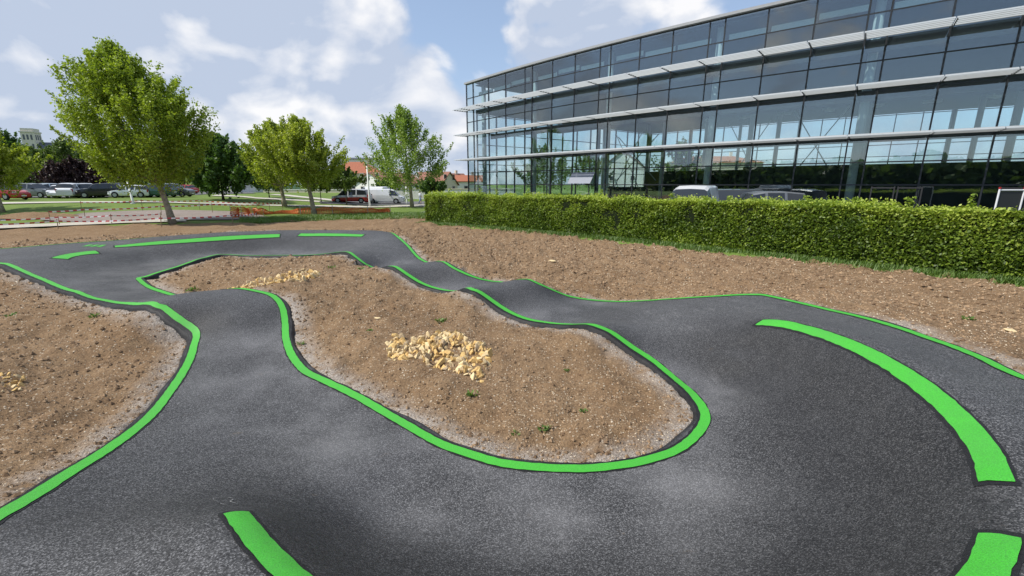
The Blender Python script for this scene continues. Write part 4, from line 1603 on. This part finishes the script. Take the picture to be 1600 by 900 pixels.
def car_proto(style, paint, lower=None):
    d = STY[style]
    L, W, Hh = d['L'], d['W'], d['H']
    n = len(d['x'])
    rings = []
    for i in range(n):
        x = (d['x'][i] - .5) * L
        bz, tz = d['belt'][i] * Hh, d['top'][i] * Hh
        endk = min(1, .80 + 1.9 * min(d['x'][i], 1 - d['x'][i]))
        w = W / 2 * endk
        lo = .20 + (.10 if i in (0, n - 1) else 0)
        cab = max(0, min(1, (tz - bz) / (.30 * Hh)))
        wt = w * (1 - .20 * cab) - .02
        half = [(w * .90, lo), (w * .99, lo + .16), (w, bz * .72), (w * .975, bz), (wt, tz - .05 * Hh * cab - .005), (wt * .82, tz - .012 * Hh * cab), (0, tz + .004)]
        ring = [(x, y, z) for y, z in half] + [(x, -y, z) for y, z in half[-2::-1]]
        rings.append(ring)
    k = len(rings[0])
    groups = {'body': [], 'sill': [], 'side_window': [], 'windscreen': [], 'rear_window': []}
    for i in range(n - 1):
        role = d['role'][i]
        for j in range(k - 1):
            q = (rings[i][j], rings[i + 1][j], rings[i + 1][j + 1], rings[i][j + 1])
            row = j if j < 6 else k - 2 - j
            g = 'body'
            if row <= 1 and lower: g = 'sill'
            if row == 3 and role in 'w': g = 'side_window'
            if row >= 3 and role == 'f': g = 'windscreen'
            if row >= 3 and role == 'r' or (row in (4, 5) and role == 'r'): g = 'rear_window'
            groups[g].append(q)
        groups['body'].append((rings[i][0], rings[i][k - 1], rings[i + 1][k - 1], rings[i + 1][0]))
    caps = [tuple(rings[0])[::-1], tuple(rings[-1])]
    root = bpy.data.objects.new('parked_car', None)
    COL.objects.link(root)
    mats = {'body': paint, 'sill': lower, 'side_window': M['carglass'], 'windscreen': M['carglass'], 'rear_window': M['carglass']}
    for g, qs in groups.items():
        if g == 'body':
            mm = MB()
            for q in qs: mm.add(q, [(3, 2, 1, 0)])
            for c in caps: mm.add(c, [tuple(range(k))])
            mm.build(g, paint, root)
        elif g == 'side_window':
            for sgn in (1, -1):
                sub = [q for q in qs if (q[0][1] > 0) == (sgn > 0)]
                # one window per contiguous run
                runs = []
                for q in sorted(sub, key=lambda q: q[0][0]):
                    if runs and abs(runs[-1][-1][1][0] - q[0][0]) < 1e-4: runs[-1].append(q)
                    else: runs.append([q])
                for r_ in runs:
                    mm = MB()
                    for q in r_: mm.add(q, [(3, 2, 1, 0)])
                    mm.build(g, M['carglass'], root)
        elif qs:
            mm = MB()
            for q in qs: mm.add(q, [(3, 2, 1, 0)])
            mm.build({'sill': 'lower_body'}.get(g, g), mats[g], root)
    wr = .31 if style != 'van' else .34
    tv = MB(); tv.tube([(0, -.11, 0), (0, -.10, 0), (0, .10, 0), (0, .11, 0)], [wr * .86, wr, wr, wr * .86], 18)
    tyre = tv.mesh('wheel')
    tyre.materials.append(M['tyre'])
    rm = MB(); rm.tube([(0, -.118, 0), (0, .118, 0)], [wr * .66, wr * .66], 14)
    rim = rm.mesh('rim'); rim.materials.append(M['rim'])
    am = MB(); am.tube([(0, -.02, 0), (0, .02, 0)], wr * 1.16, 18)
    arch = am.mesh('wheel_arch'); arch.materials.append(M['trim'])
    for x in (-.31 * L, .315 * L):
        for y in (-1, 1):
            ao = link_obj('wheel_arch', arch, None, root); ao.location = (x, y * (W / 2 - .018), wr + .02)
            o = link_obj('wheel', tyre, None, root); o.location = (x, y * (W / 2 - .08), wr)
            r_ = link_obj('rim', rim, None, o); r_.location = (0, 0, 0)
    for y in (-1, 1):
        mm = MB(); mm.box((L * .455, y * W * .35, .43 * Hh), (.22, .30, .16), -y * .5); mm.build('headlight', M['lamp_clear'], root)
        mm = MB(); mm.box((-L * .480, y * W * .385, .52 * Hh), (.12, .16, .34)); mm.build('tail_light', M['lamp_red'], root)
        mm = MB(); mm.box((L * .16, y * (W / 2 + .07), .62 * Hh), (.10, .18, .13)); mm.build('wing_mirror', M['trim'], root)
    mm = MB(); mm.box((L * .492, 0, .27 * Hh), (.06, W * .55, .18)); mm.build('grille', M['trim'], root)
    for x in (L * .505, -L * .502):
        mm = MB(); mm.box((x, 0, .36 * Hh if x < 0 else .22 * Hh), (.02, .50, .11)); mm.build('number_plate', M['plate'], root)
    return root


PAINT = {k: car_paint('paint_' + k, c) for k, c in dict(red=(.42, .012, .014), white=(.72, .73, .74), silver=(.46, .48, .50), grey=(.16, .17, .18), black=(.015, .016, .019), navy=(.018, .028, .06), green=(.012, .06, .05), pale=(.50, .58, .64), dkgrey=(.06, .065, .07)).items()}
protos = {}


def park(style, paint, px, by, rz, label, group=None, depth=None, name='parked_car', lower=None, zoff=0.0, scale=1.0):
    key = (style, paint, lower)
    if key in protos: root = copy_tree(protos[key])
    else: root = protos[key] = car_proto(style, PAINT[paint], PAINT[lower] if lower else None)
    root.name = name
    if depth is None:
        x, y, _ = foot(px, by)
    else:
        p = deep(px, by, depth); x, y = p.x, depth
    root.location = (x, y, float(plain(x, y)) + .06 + zoff)
    root.rotation_euler = (0, 0, R(rz))
    root.scale = (scale,) * 3
    tag(root, label, 'van' if style == 'van' else 'car', group)
    return root


G1 = 'cars parked in the car park on the left'
park('mpv', 'red', 2, 311, 0, 'red people carrier cut off by the left edge of the picture', G1, depth=47)
park('suv', 'grey', 55, 307.5, 6, 'grey estate car next to the red people carrier, first row', G1, depth=54)
park('hatch', 'white', 97, 308, -60, 'low white hatchback nose-on, left of the white off-roader', G1, depth=54)
park('suv', 'white', 117, 308, 112, 'white off-roader parked tail-on in the first row', G1, depth=54.5)
park('suv', 'silver', 137, 307, -40, 'silver off-roader between the white and the black one', G1, depth=55.5)
park('suv', 'black', 160, 307, -150, 'black off-roader left of the white front-lit hatchback', G1, depth=54.5)
park('suv', 'navy', 180, 306, -150, 'navy car between the black off-roader and the white hatchback', G1, depth=58)
park('hatch', 'white', 206, 307.5, 198, 'white hatchback facing left behind the slanted white post', G1, depth=55)
park('hatch', 'pale', 229, 306.5, -70, 'pale blue small car right of the slanted white post', G1, depth=57)
park('suv', 'green', 246, 307, 185, 'dark green car left of the large maple trunk', G1, depth=56)
park('suv', 'dkgrey', 272, 306.5, 10, 'dark grey car right behind the large maple trunk', G1, depth=58)
park('hatch', 'red', 289, 300, 175, 'small red hatchback further back right of the maple trunk', G1, depth=76)
for i, (px, pt, st_, txt) in enumerate(((22, 'white', 'suv', 'behind the red people carrier'), (40, 'navy', 'suv', 'between the red and grey cars'), (66, 'white', 'hatch', 'behind the grey estate'), (84, 'pale', 'suv', 'behind the low white hatchback'),
                                       (106, 'silver', 'hatch', 'behind the white off-roader'), (133, 'white', 'hatch', 'behind the silver off-roader'), (152, 'silver', 'hatch', 'behind the black off-roader'), (176, 'black', 'mpv', 'behind the navy car'), (196, 'navy', 'suv', 'behind the slanted white post'))):
    park(st_, pt, px, 303, (95, -80, 100, 85, -95, 90, 84, -88, 96)[i], '%s car in the second row %s' % ({'pale': 'pale blue', 'dkgrey': 'dark grey'}.get(pt, pt), txt), G1, depth=62.5)
park('mpv', 'silver', 551, 318.6, 178, 'two-tone car, silver above and dark red below, facing left', None, depth=61, lower='red', scale=1.03)
park('van', 'white', 603, 318.6, 2, 'white panel van facing right on the road', None, depth=63, name='delivery_van')
park('van', 'white', 585, 317, 150, 'white high van half hidden behind the two-tone car', None, depth=68, name='delivery_van', scale=1.08)
park('van', 'white', 1085, 312, 238, 'white van with its cab showing above the hedge', None, depth=28.5, name='delivery_van', zoff=.02, scale=1.28)
park('van', 'dkgrey', 1128, 310, 185, 'black vehicle behind the white van above the hedge', None, depth=33.0, name='delivery_van', zoff=.1, scale=1.1)
park('mpv', 'grey', 1190, 312, 180, 'dark grey rounded car roof above the hedge, right of the white van', None, depth=30.5, zoff=.1, scale=1.18)

# ------------------------------------------------------------------ person walking by the white posts
def person():
    p = deep(657, 319.5, 61)
    z0 = float(plain(p.x, p.y)) + .08
    root = thing('person', 'person in pale shirt and blue trousers walking by the hedge end', 'person', (p.x, p.y, z0), R(20))

    def skin(name, verts, edges, rad, mat):
        me = bpy.data.meshes.new(name)
        me.from_pydata(verts, edges, [])
        o = link_obj(name, me, mat, root)
        o.modifiers.new('skin', 'SKIN').use_smooth_shade = True
        for v, r_ in zip(me.skin_vertices[0].data if me.skin_vertices else [], rad): v.radius = (r_, r_)
        o.modifiers.new('sub', 'SUBSURF').levels = 1
        return o
    v = [(0, 0, .95), (0, 0, 1.15), (0, 0, 1.40), (0, 0, 1.52), (.02, 0, 1.63), (.02, 0, 1.74),
         (0, .10, .90), (.12, .10, .50), (.05, .11, .08), (.20, .11, .04), (0, -.10, .90), (-.06, -.10, .50), (-.25, -.11, .10), (-.12, -.11, .04),
         (0, .19, 1.40), (-.06, .25, 1.12), (.10, .25, .92), (.16, .25, .84), (0, -.19, 1.40), (.06, -.25, 1.12), (.20, -.24, .95), (.26, -.24, .88)]
    e = [(0, 1), (1, 2), (2, 3), (3, 4), (4, 5), (0, 6), (6, 7), (7, 8), (8, 9), (0, 10), (10, 11), (11, 12), (12, 13), (2, 14), (14, 15), (15, 16), (16, 17), (2, 18), (18, 19), (19, 20), (20, 21)]
    r_ = [.14, .13, .14, .06, .095, .07, .10, .07, .05, .045, .10, .07, .05, .045, .065, .05, .04, .035, .065, .05, .04, .035]
    me = bpy.data.meshes.new('body')
    me.from_pydata(v, e, [])
    o = link_obj('body', me, M['skin'], root)
    o.modifiers.new('skin', 'SKIN').use_smooth_shade = True
    if not me.skin_vertices:
        bpy.context.view_layer.objects.active = o
    if me.skin_vertices:
        for sv_, q in zip(me.skin_vertices[0].data, r_): sv_.radius = (q, q)
        me.skin_vertices[0].data[0].use_root = True
    o.modifiers.new('sub', 'SUBSURF').levels = 1
    mm = MB()
    mm.tube([(0, 0, .93), (0, 0, 1.2), (0, 0, 1.44), (0, 0, 1.50)], [.20, .185, .20, .09], 12)
    for y in (1, -1): mm.tube([(0, .17 * y, 1.43), (-.05 * y, .26 * y, 1.12)], [.085, .07], 8)
    mm.build('shirt', M['shirt'], root, True)
    mm = MB()
    mm.tube([(0, 0, 1.0), (0, 0, .86)], [.195, .19], 10)
    mm.tube([(0, .09, .93), (.12, .10, .50), (.05, .11, .10)], [.125, .09, .075], 9)
    mm.tube([(0, -.09, .93), (-.06, -.10, .50), (-.25, -.11, .12)], [.125, .09, .075], 9)
    mm.build('trousers', M['trouser'], root, True)
    mm = MB(); mm.tube([(.0, 0, 1.66), (-.01, 0, 1.74), (0, 0, 1.80)], [.105, .10, .04], 10); mm.build('hair', M['hair'], root, True)


person()

# ------------------------------------------------------------------ posts, tapes, netting
def post(px, by, ty, label, r=.06, depth=None, tilt=0.0):
    if depth is None:
        y = foot(px, by)[1]
    else: y = depth
    p = deep(px, by, y); t = deep(px, ty, y)
    root = thing('lamp_post', label, 'post', (p.x, y, float(plain(p.x, y)) - .02))
    h = t.z - root.location.z
    mm = MB(); mm.tube([(0, 0, 0), (0, 0, h * .15), (tilt, 0, h)], [r * 1.25, r, r * .8], 10); mm.build('pole', M['post'], root, True)
    mm = MB(); mm.box((tilt, 0, h + .08), (r * 4.2, r * 3, .16), taper=.7); mm.build('lamp_head', M['greypost'], root)
    mm = MB(); mm.tube([(0, 0, 0), (0, 0, .06)], r * 2, 10); mm.build('base_collar', M['post'], root)


post(208, 318, 281, 'slanted white post on the grass left of the large maple trunk', .10, tilt=-.15)
post(578, 323.5, 256, 'tall white lamp post before the white panel van', .11)
post(636, 320, 287, 'short white post left of the loose open-crowned tree', .10)
post(338, 311, 288, 'dark slim lamp post by the white hut', .08, depth=84)


def tape(label, pxs, zs, posts=True, width=.075):
    P_ = []
    for (a, b), z in zip(pxs, zs):
        # sight line meets plain height + z
        P_.append(foot(a, b, z))
    root = thing('barrier_tape', label, 'tape', P_[0])
    o = Vector(P_[0])
    vs_, fs_, run = [], [], []
    s = 0
    last = None
    for i in range(len(P_) - 1):
        a, b = Vector(P_[i]), Vector(P_[i + 1])
        n = max(6, int((b - a).length / .25))
        for k in range(n + (1 if i == len(P_) - 2 else 0)):
            t = k / n
            p = a.lerp(b, t); p.z -= .12 * 4 * t * (1 - t) * min(1, (b - a).length / 8)
            if last is not None: s += (p - last).length
            last = p
            tw = .012 * math.sin(s * 1.7)
            vs_ += [tuple(p - o + Vector((tw, tw, -width / 2))), tuple(p - o + Vector((-tw, -tw, width / 2)))]
            run += [s, s]
    fs_ = [(2 * i, 2 * i + 2, 2 * i + 3, 2 * i + 1) for i in range(len(vs_) // 2 - 1)]
    link_obj('ribbon', fast_mesh('ribbon', vs_, fs_, False, {'run': run}), M['tape'], root)
    if posts:
        for p in P_:
            mm = MB(); g = float(plain(p[0], p[1]))
            q = Vector(p) - o
            mm.tube([(q.x, q.y, g - o.z - .05), (q.x + .02, q.y + .03, q.z + .12)], .022, 6); mm.build('stake', M['wood'], root)


tape('nearest red and white tape running in front of the large maple trunk', [(-60, 352), (88, 345.5), (250, 341), (362, 336.5), (400, 334)], [.55, .5, .62, .62, .5], True, .085)
tape('red and white tape just behind the nearest one, over the gravel', [(-60, 345), (90, 339.5), (172, 337), (250, 334.5)], [.6, .55, .6, .5], True, .075)
tape('striped tape across the grass behind the gravel bed', [(75, 331), (130, 327.5), (250, 322.5), (330, 319.5), (420, 319)], [.7, .7, .75, .75, .7], True, .09)
tape('farthest striped tape along the pale footpath', [(125, 316.5), (220, 313.5), (310, 313.5), (400, 317), (440, 317)], [.7, .8, .8, .8, .7], True, .08)


def netting(label, pxs, heights, cell=.16, z=.0):
    P_ = [Vector(foot(a, b, .02)) for a, b in pxs]
    root = thing('safety_net', label, 'netting', P_[0])
    o = P_[0]
    line, hs_ = [], []
    for i in range(len(P_) - 1):
        n = max(2, int((P_[i + 1] - P_[i]).length / cell))
        for k in range(n):
            t = k / n
            line.append(P_[i].lerp(P_[i + 1], t) + Vector((0, .25 * math.sin(k * .35 + i), 0)))
            hs_.append(heights[i] * (1 - t) + heights[i + 1] * t + .05 * math.sin(k * .8))
    line.append(P_[-1]); hs_.append(heights[-1])
    rows = 6
    grid = [[p - o + Vector((.06 * math.sin(r * 2 + j * .3), .10 * math.sin(r * 1.3 + j * .23), h * r / rows)) for r in range(rows + 1)] for j, (p, h) in enumerate(zip(line, hs_))]
    mm = MB()
    for j in range(len(grid) - 1):
        for r in range(rows + 1):
            a, b = grid[j][r], grid[j + 1][r]
            w = Vector((0, 0, .034))
            mm.add([a - w, b - w, b + w, a + w], [(0, 1, 2, 3)])
        for r in range(rows):
            a, b = grid[j][r], grid[j][r + 1]
            w = Vector((.03, 0, 0))
            mm.add([a - w, a + w, b + w, b - w], [(0, 1, 2, 3)])
    m_ = mm.build('mesh_net', M['orange'], root)
    m_['kind'] = 'stuff'
    for p, h in zip(P_, heights):
        mm = MB(); q = p - o; mm.tube([(q.x, q.y, -.1), (q.x, q.y, h + .15)], .025, 6); mm.build('stake', M['greypost'], root)


netting('bright orange plastic safety net slumped at the end of the gravel bed', [(362, 342), (378, 339), (395, 337), (412, 335), (428, 334)], [.85, .75, .62, .5, .2], .12)
netting('low sagging orange safety net on the grass behind the middle maple', [(428, 334), (470, 335), (520, 334), (575, 333), (610, 331)], [.15, .5, .55, .45, .3], .22)

# dumped soil on the grass at the left
def mound(label, px, by, rx, ry, h, mat):
    x, y, _ = foot(px, by)
    n, k = 28, 9
    vs_ = [(0, 0, h)]
    for r in range(1, k + 1):
        for a in range(n):
            t = r / k; ang = 2 * math.pi * a / n
            rr = t * (1 + .22 * vnoise(np.array([a * .5]), np.array([1.0]), 4)[0])
            xx, yy = math.cos(ang) * rx * rr, math.sin(ang) * ry * rr
            z = h * (1 - t ** 1.6) + .16 * float(fbm(np.array([xx]), np.array([yy]), 1.2, 3, 8)[0]) * (1 - t)
            vs_.append((xx, yy, z - .03))
    fs_ = [(0, 1 + a, 1 + (a + 1) % n) for a in range(n)]
    for r in range(k - 1):
        for a in range(n):
            i0, j0 = 1 + r * n + a, 1 + r * n + (a + 1) % n
            fs_.append((i0, i0 + n, j0 + n, j0))
    o = MB().add(vs_, fs_).build('soil_heap', mat, None, True)
    o.location = (x, y, float(plain(x, y)))
    return tag(o, label, 'soil heap')


mound('low heap of brown soil on the grass behind the tapes at the left', 55, 339, 3.0, 1.6, .4, M['dirt'])
mound('small heap of brown soil at the left end of the gravel bed', 100, 339, 1.4, .8, .3, M['dirt'])

# ------------------------------------------------------------------ buildings far behind
def house(label, px, by, w, d, h, roof_h, rz, depth, wall, roof, rows=2, cols=3, gable=True, zb=0.0, name='house', windows=True):
    p = deep(px, by, depth)
    root = thing(name, label, 'house', (p.x, depth, zb), R(rz))
    mm = MB(); mm.box((0, 0, h / 2), (w, d, h)); 
    if gable:
        mm.add([(-w / 2, -d / 2, h), (-w / 2, d / 2, h), (-w / 2, 0, h + roof_h), (w / 2, -d / 2, h), (w / 2, d / 2, h), (w / 2, 0, h + roof_h)], [(0, 2, 1), (3, 4, 5), (0, 3, 5, 2), (1, 2, 5, 4)])
    mm.build('wall', M[wall], root)
    e = .4
    mm = MB()
    if gable:
        for s_ in (-1, 1):
            y0, z0 = s_ * (d / 2 + e), h - e * roof_h / (d / 2)
            a = [(-w / 2 - e, y0, z0 + .02), (w / 2 + e, y0, z0 + .02), (w / 2 + e, 0, h + roof_h + .02), (-w / 2 - e, 0, h + roof_h + .02)]
            b = [(x, y, z + .18) for x, y, z in a]
            mm.add(a + b, [(0, 1, 2, 3), (7, 6, 5, 4), (0, 4, 5, 1), (1, 5, 6, 2), (2, 6, 7, 3), (3, 7, 4, 0)])
    else:
        a = [(-w / 2 - e, -d / 2 - e, h), (w / 2 + e, -d / 2 - e, h), (w / 2 + e, d / 2 + e, h), (-w / 2 - e, d / 2 + e, h)]
        r_ = [(-w / 2 + d / 2, 0, h + roof_h), (w / 2 - d / 2, 0, h + roof_h)]
        mm.add(a + r_, [(0, 1, 5, 4), (1, 2, 5), (2, 3, 4, 5), (3, 0, 4), (3, 2, 1, 0)])
    rf = mm.build('roof', M[roof], root)
    mm = MB(); mm.box((w * .22, .0, h + roof_h + .35), (.7, .6, 1.5)); mm.build('chimney', M['wall_cream'], rf)
    if windows:
        for (face, L_, n_) in (('f', w, cols), ('g', d, 2), ('g2', d, 2)):
            for r in range(rows):
                for c in range(n_):
                    u = (c + .5) / n_ * L_ - L_ / 2
                    z = 1.6 + r * 2.8
                    if z + .7 > h and face == 'f': continue
                    mm = MB(); pm = MB(); sm = MB()
                    if face == 'f':
                        mm.box((u, -d / 2 - .02, z), (1.1, .10, 1.4)); pm.box((u, -d / 2 - .06, z), (.9, .06, 1.2)); sm.box((u, -d / 2 - .09, z - .75), (1.3, .2, .1))
                    else:
                        sx = -1 if face == 'g' else 1
                        mm.box((sx * (w / 2 + .02), u, z), (.10, 1.1, 1.4)); pm.box((sx * (w / 2 + .06), u, z), (.06, .9, 1.2)); sm.box((sx * (w / 2 + .09), u, z - .75), (.2, 1.3, .1))
                    f_ = mm.build('window', M['shutter'], root); pm.build('pane', M['dark_window'], f_); sm.build('sill', M['wall_white'], f_)
    return root


house('cream house with a broad red hipped roof behind the tall lamp post', 560, 300, 15, 11, 5.6, 3.2, 8, 128, 'wall_cream', 'roof_red', gable=False)
house('flat-topped white block rising behind the red hipped roof', 566, 300, 10, 8, 10.6, .5, 8, 152, 'wall_white', 'slate', rows=3)
house('cream house with steep brown gabled roof right of the open-crowned tree', 679, 300, 9.5, 7, 2.7, 2.9, -28, 116, 'wall_cream', 'roof_brown')
house('small cream house with brown roof between the gabled house and the glass building', 705, 300, 9, 7, 3.2, 2.6, 40, 140, 'wall_cream', 'roof_brown')
house('white house with low red roof at the left end of the glass building', 726, 300, 11, 8, 3.5, 1.6, 12, 132, 'wall_white', 'roof_red')
house('white house with a wide gable behind the white van', 612, 300, 13, 9, 2.9, 2.2, 62, 104, 'wall_white', 'roof_brown')
house('white gabled house seen through the glass building', 975, 300, 16, 12, 7.5, 4.6, 70, 140, 'wall_white', 'roof_brown')
house('terracotta block seen through the glass building, right of the tree', 1105, 300, 24, 12, 8.4, 2.0, -10, 130, 'wall_cream', 'roof_red', gable=False)
tree_px('background_tree', 'green tree seen through the middle of the glass building', 1062, 296, 226, 285, 44, M['midleaf'], 9000, .5, depth=118, bark='darkbark', clumps=70, seed=91)
tree_px('background_tree', 'green tree seen through the left end of the glass building', 850, 296, 236, 285, 44, M['midleaf'], 9000, .5, depth=125, bark='darkbark', clumps=70, seed=92)
tree_px('background_tree', 'dark tree seen through the glass building by the white gabled house', 920, 296, 240, 285, 34, M['darkleaf'], 7000, .5, depth=128, bark='darkbark', clumps=60, seed=93)


def hut():
    p = deep(392, 303, 92)
    root = thing('white_hut', 'low white hut with flat overhanging roof and posts at the lawn edge', 'hut', (p.x, 92, .6))
    mm = MB(); mm.box((0, 0, 1.2), (3.6, 3, 2.4)); mm.build('wall', M['wall_white'], root)
    mm = MB(); mm.box((-.6, -.3, 2.52), (6.6, 4.2, .18)); mm.build('roof', M['trim'], root)
    for k in range(3):
        mm = MB(); mm.box((-2.2 - k * .7, -1.5, 1.2), (.25, .25, 2.4)); mm.build('post', M['wall_white'], root)
    p = deep(432, 303, 95)
    root = thing('green_fence', 'pale green panel fence beside the white hut', 'fence', (p.x, 95, .6))
    for k in range(6):
        mm = MB(); mm.box((-4.2 + k * 1.7, 0, 1.0), (1.6, .08, 2.0)); mm.build('panel', M['greenwall'], root)
        mm = MB(); mm.box((-5.03 + k * 1.7, 0, 1.05), (.08, .14, 2.1)); mm.build('post', M['greypost'], root)
    p = deep(490, 305, 92)
    root = thing('garden_wall', 'long low cream wall behind the small trees', 'wall', (p.x, 90, 0))
    mm = MB(); mm.box((2, 0, .8), (22, .3, 1.6)); mm.build('wall', M['wall_cream'], root)
    mm = MB(); mm.box((2, 0, 1.66), (22.2, .44, .12)); mm.build('coping', M['wall_white'], root)
    p = deep(690, 305, 80)
    root = thing('garden_wall', 'white garden wall behind the walking person', 'wall', (p.x, 84, 0))
    mm = MB(); mm.box((0, 0, .9), (26, .3, 1.8)); mm.build('wall', M['wall_white'], root)
    mm = MB(); mm.box((0, 0, 1.86), (26.2, .44, .12)); mm.build('coping', M['wall_cream'], root)


hut()

# hill with the church
hx = deep(70, 240, 300).x
vs_, fs_ = [], []
n, k = 40, 16
for r in range(k + 1):
    for a in range(n):
        t = r / k; ang = 2 * math.pi * a / n
        vs_.append((hx - 40 + math.cos(ang) * 170 * t, 340 + math.sin(ang) * 110 * t, 23 * (1 - t * t) ** 2 + (2.2 * math.sin(ang * 3 + t * 9) * (1 - t)) - .5))
for r in range(k):
    for a in range(n):
        b = (a + 1) % n
        fs_.append((r * n + a, (r + 1) * n + a, (r + 1) * n + b, r * n + b))
hill = tag(MB().add(vs_, fs_).build('hill', M['grass'], None, True), kind='structure')
ct = deep(54, 236, 330)
church = thing('church', 'pale stone church tower with slate nave on the hill', 'church', (ct.x, 330, 20), R(18))
zt = deep(54, 203, 330).z - 20
W = 7.6
mm = MB(); mm.box((0, 0, (zt - 2) / 2), (W, W, zt - 2)); mm.build('tower', M['limewall'], church)
mm = MB(); mm.box((0, 0, zt - 1.6), (W + .9, W + .9, .8)); mm.build('cornice', M['limewall'], church)
mm = MB(); mm.box((0, 0, zt - .2), (W * .92, W * .92, 2.0)); mm.build('parapet', M['limewall'], church)
for f in range(4):
    for c in (-1, 0, 1):
        for zq, hq in ((zt - 5.2, 3.4), (zt - 11.0, 2.6)):
            if hq < 3 and c == 0: continue
            mm = MB(); q = Matrix.Rotation(f * math.pi / 2, 3, 'Z') @ Vector((c * 2.1, -W / 2 - .02, zq)); mm.box(q, (1.1, .12, hq), f * math.pi / 2); mm.build('louvre_opening', M['slate'], church)
mm = MB(); mm.box((16, 0, 3.5), (24, 9, 7)); mm.build('nave_wall', M['limewall'], church)
mm = MB(); mm.add([(4, -5.2, 6.9), (28.5, -5.2, 6.9), (28.5, 5.2, 6.9), (4, 5.2, 6.9), (4, 0, 12), (28.5, 0, 12)], [(0, 1, 5, 4), (2, 3, 4, 5), (1, 2, 5), (0, 4, 3), (3, 2, 1, 0)]); mm.build('nave_roof', M['slate'], church)
for i, (px, ty, hw, txt) in enumerate(((10, 232, 26, 'left of the church'), (36, 226, 20, 'just left of the church tower'), (85, 232, 24, 'right below the church nave'), (112, 226, 26, 'right of the church nave'), (140, 232, 26, 'farthest right on the hill'))):
    tree_px('hill_tree', 'distant green tree on the church hill, %s' % txt, px, 262, ty, 266, hw, M['midleaf'], 5000, 1.2, depth=290 + i * 3, bark='darkbark', clumps=60, seed=120 + i, group='trees on the church hill')

# barrier frame near the entrance, seen above the hedge at the right edge
p = deep(1578, 310, 20)
bf = thing('crowd_barrier', 'white tubular barrier with red caps above the hedge at the right edge', 'barrier', (p.x, 20, 0))
for dx in (-.55, .55):
    mm = MB(); mm.tube([(dx, 0, 0), (dx, 0, 2.5)], .035, 8); mm.build('upright', M['post'], bf)
    mm = MB(); mm.tube([(dx, 0, 2.5), (dx, 0, 2.58)], .045, 8); mm.build('cap', M['lamp_red'], bf)
mm = MB(); mm.tube([(-.55, 0, 2.45), (.55, 0, 2.45)], .03, 8); mm.build('rail', M['post'], bf)
mm = MB(); mm.box((0, .02, 1.75), (1.0, .03, 1.3)); mm.build('panel', M['inwall'], bf)

# ------------------------------------------------------------------ woods closing the plain behind and left of the viewer (they show as reflections in the glass)
n = 26000
az = RNG.uniform(R(-235), R(-70), n)
prof_h = 9 + 5 * fbm(az * 9, az * 0, 1.0, 4, 44) + 2.0
dist = 125 + RNG.normal(0, 5, n) + 18 * np.sin(az * 3)
zz_ = prof_h * RNG.uniform(0, 1, n) ** .8
C_ = np.column_stack([np.sin(az) * dist, np.cos(az) * dist, zz_ + .5])
v, f, ti = leaf_cloud(C_, 2.6, RNG.normal(.4, .2, n), stretch=1.3)
tag(link_obj('distant_wood', fast_mesh('distant_wood', v, f, False, {'tint': ti}), M['midleaf']), kind='stuff')
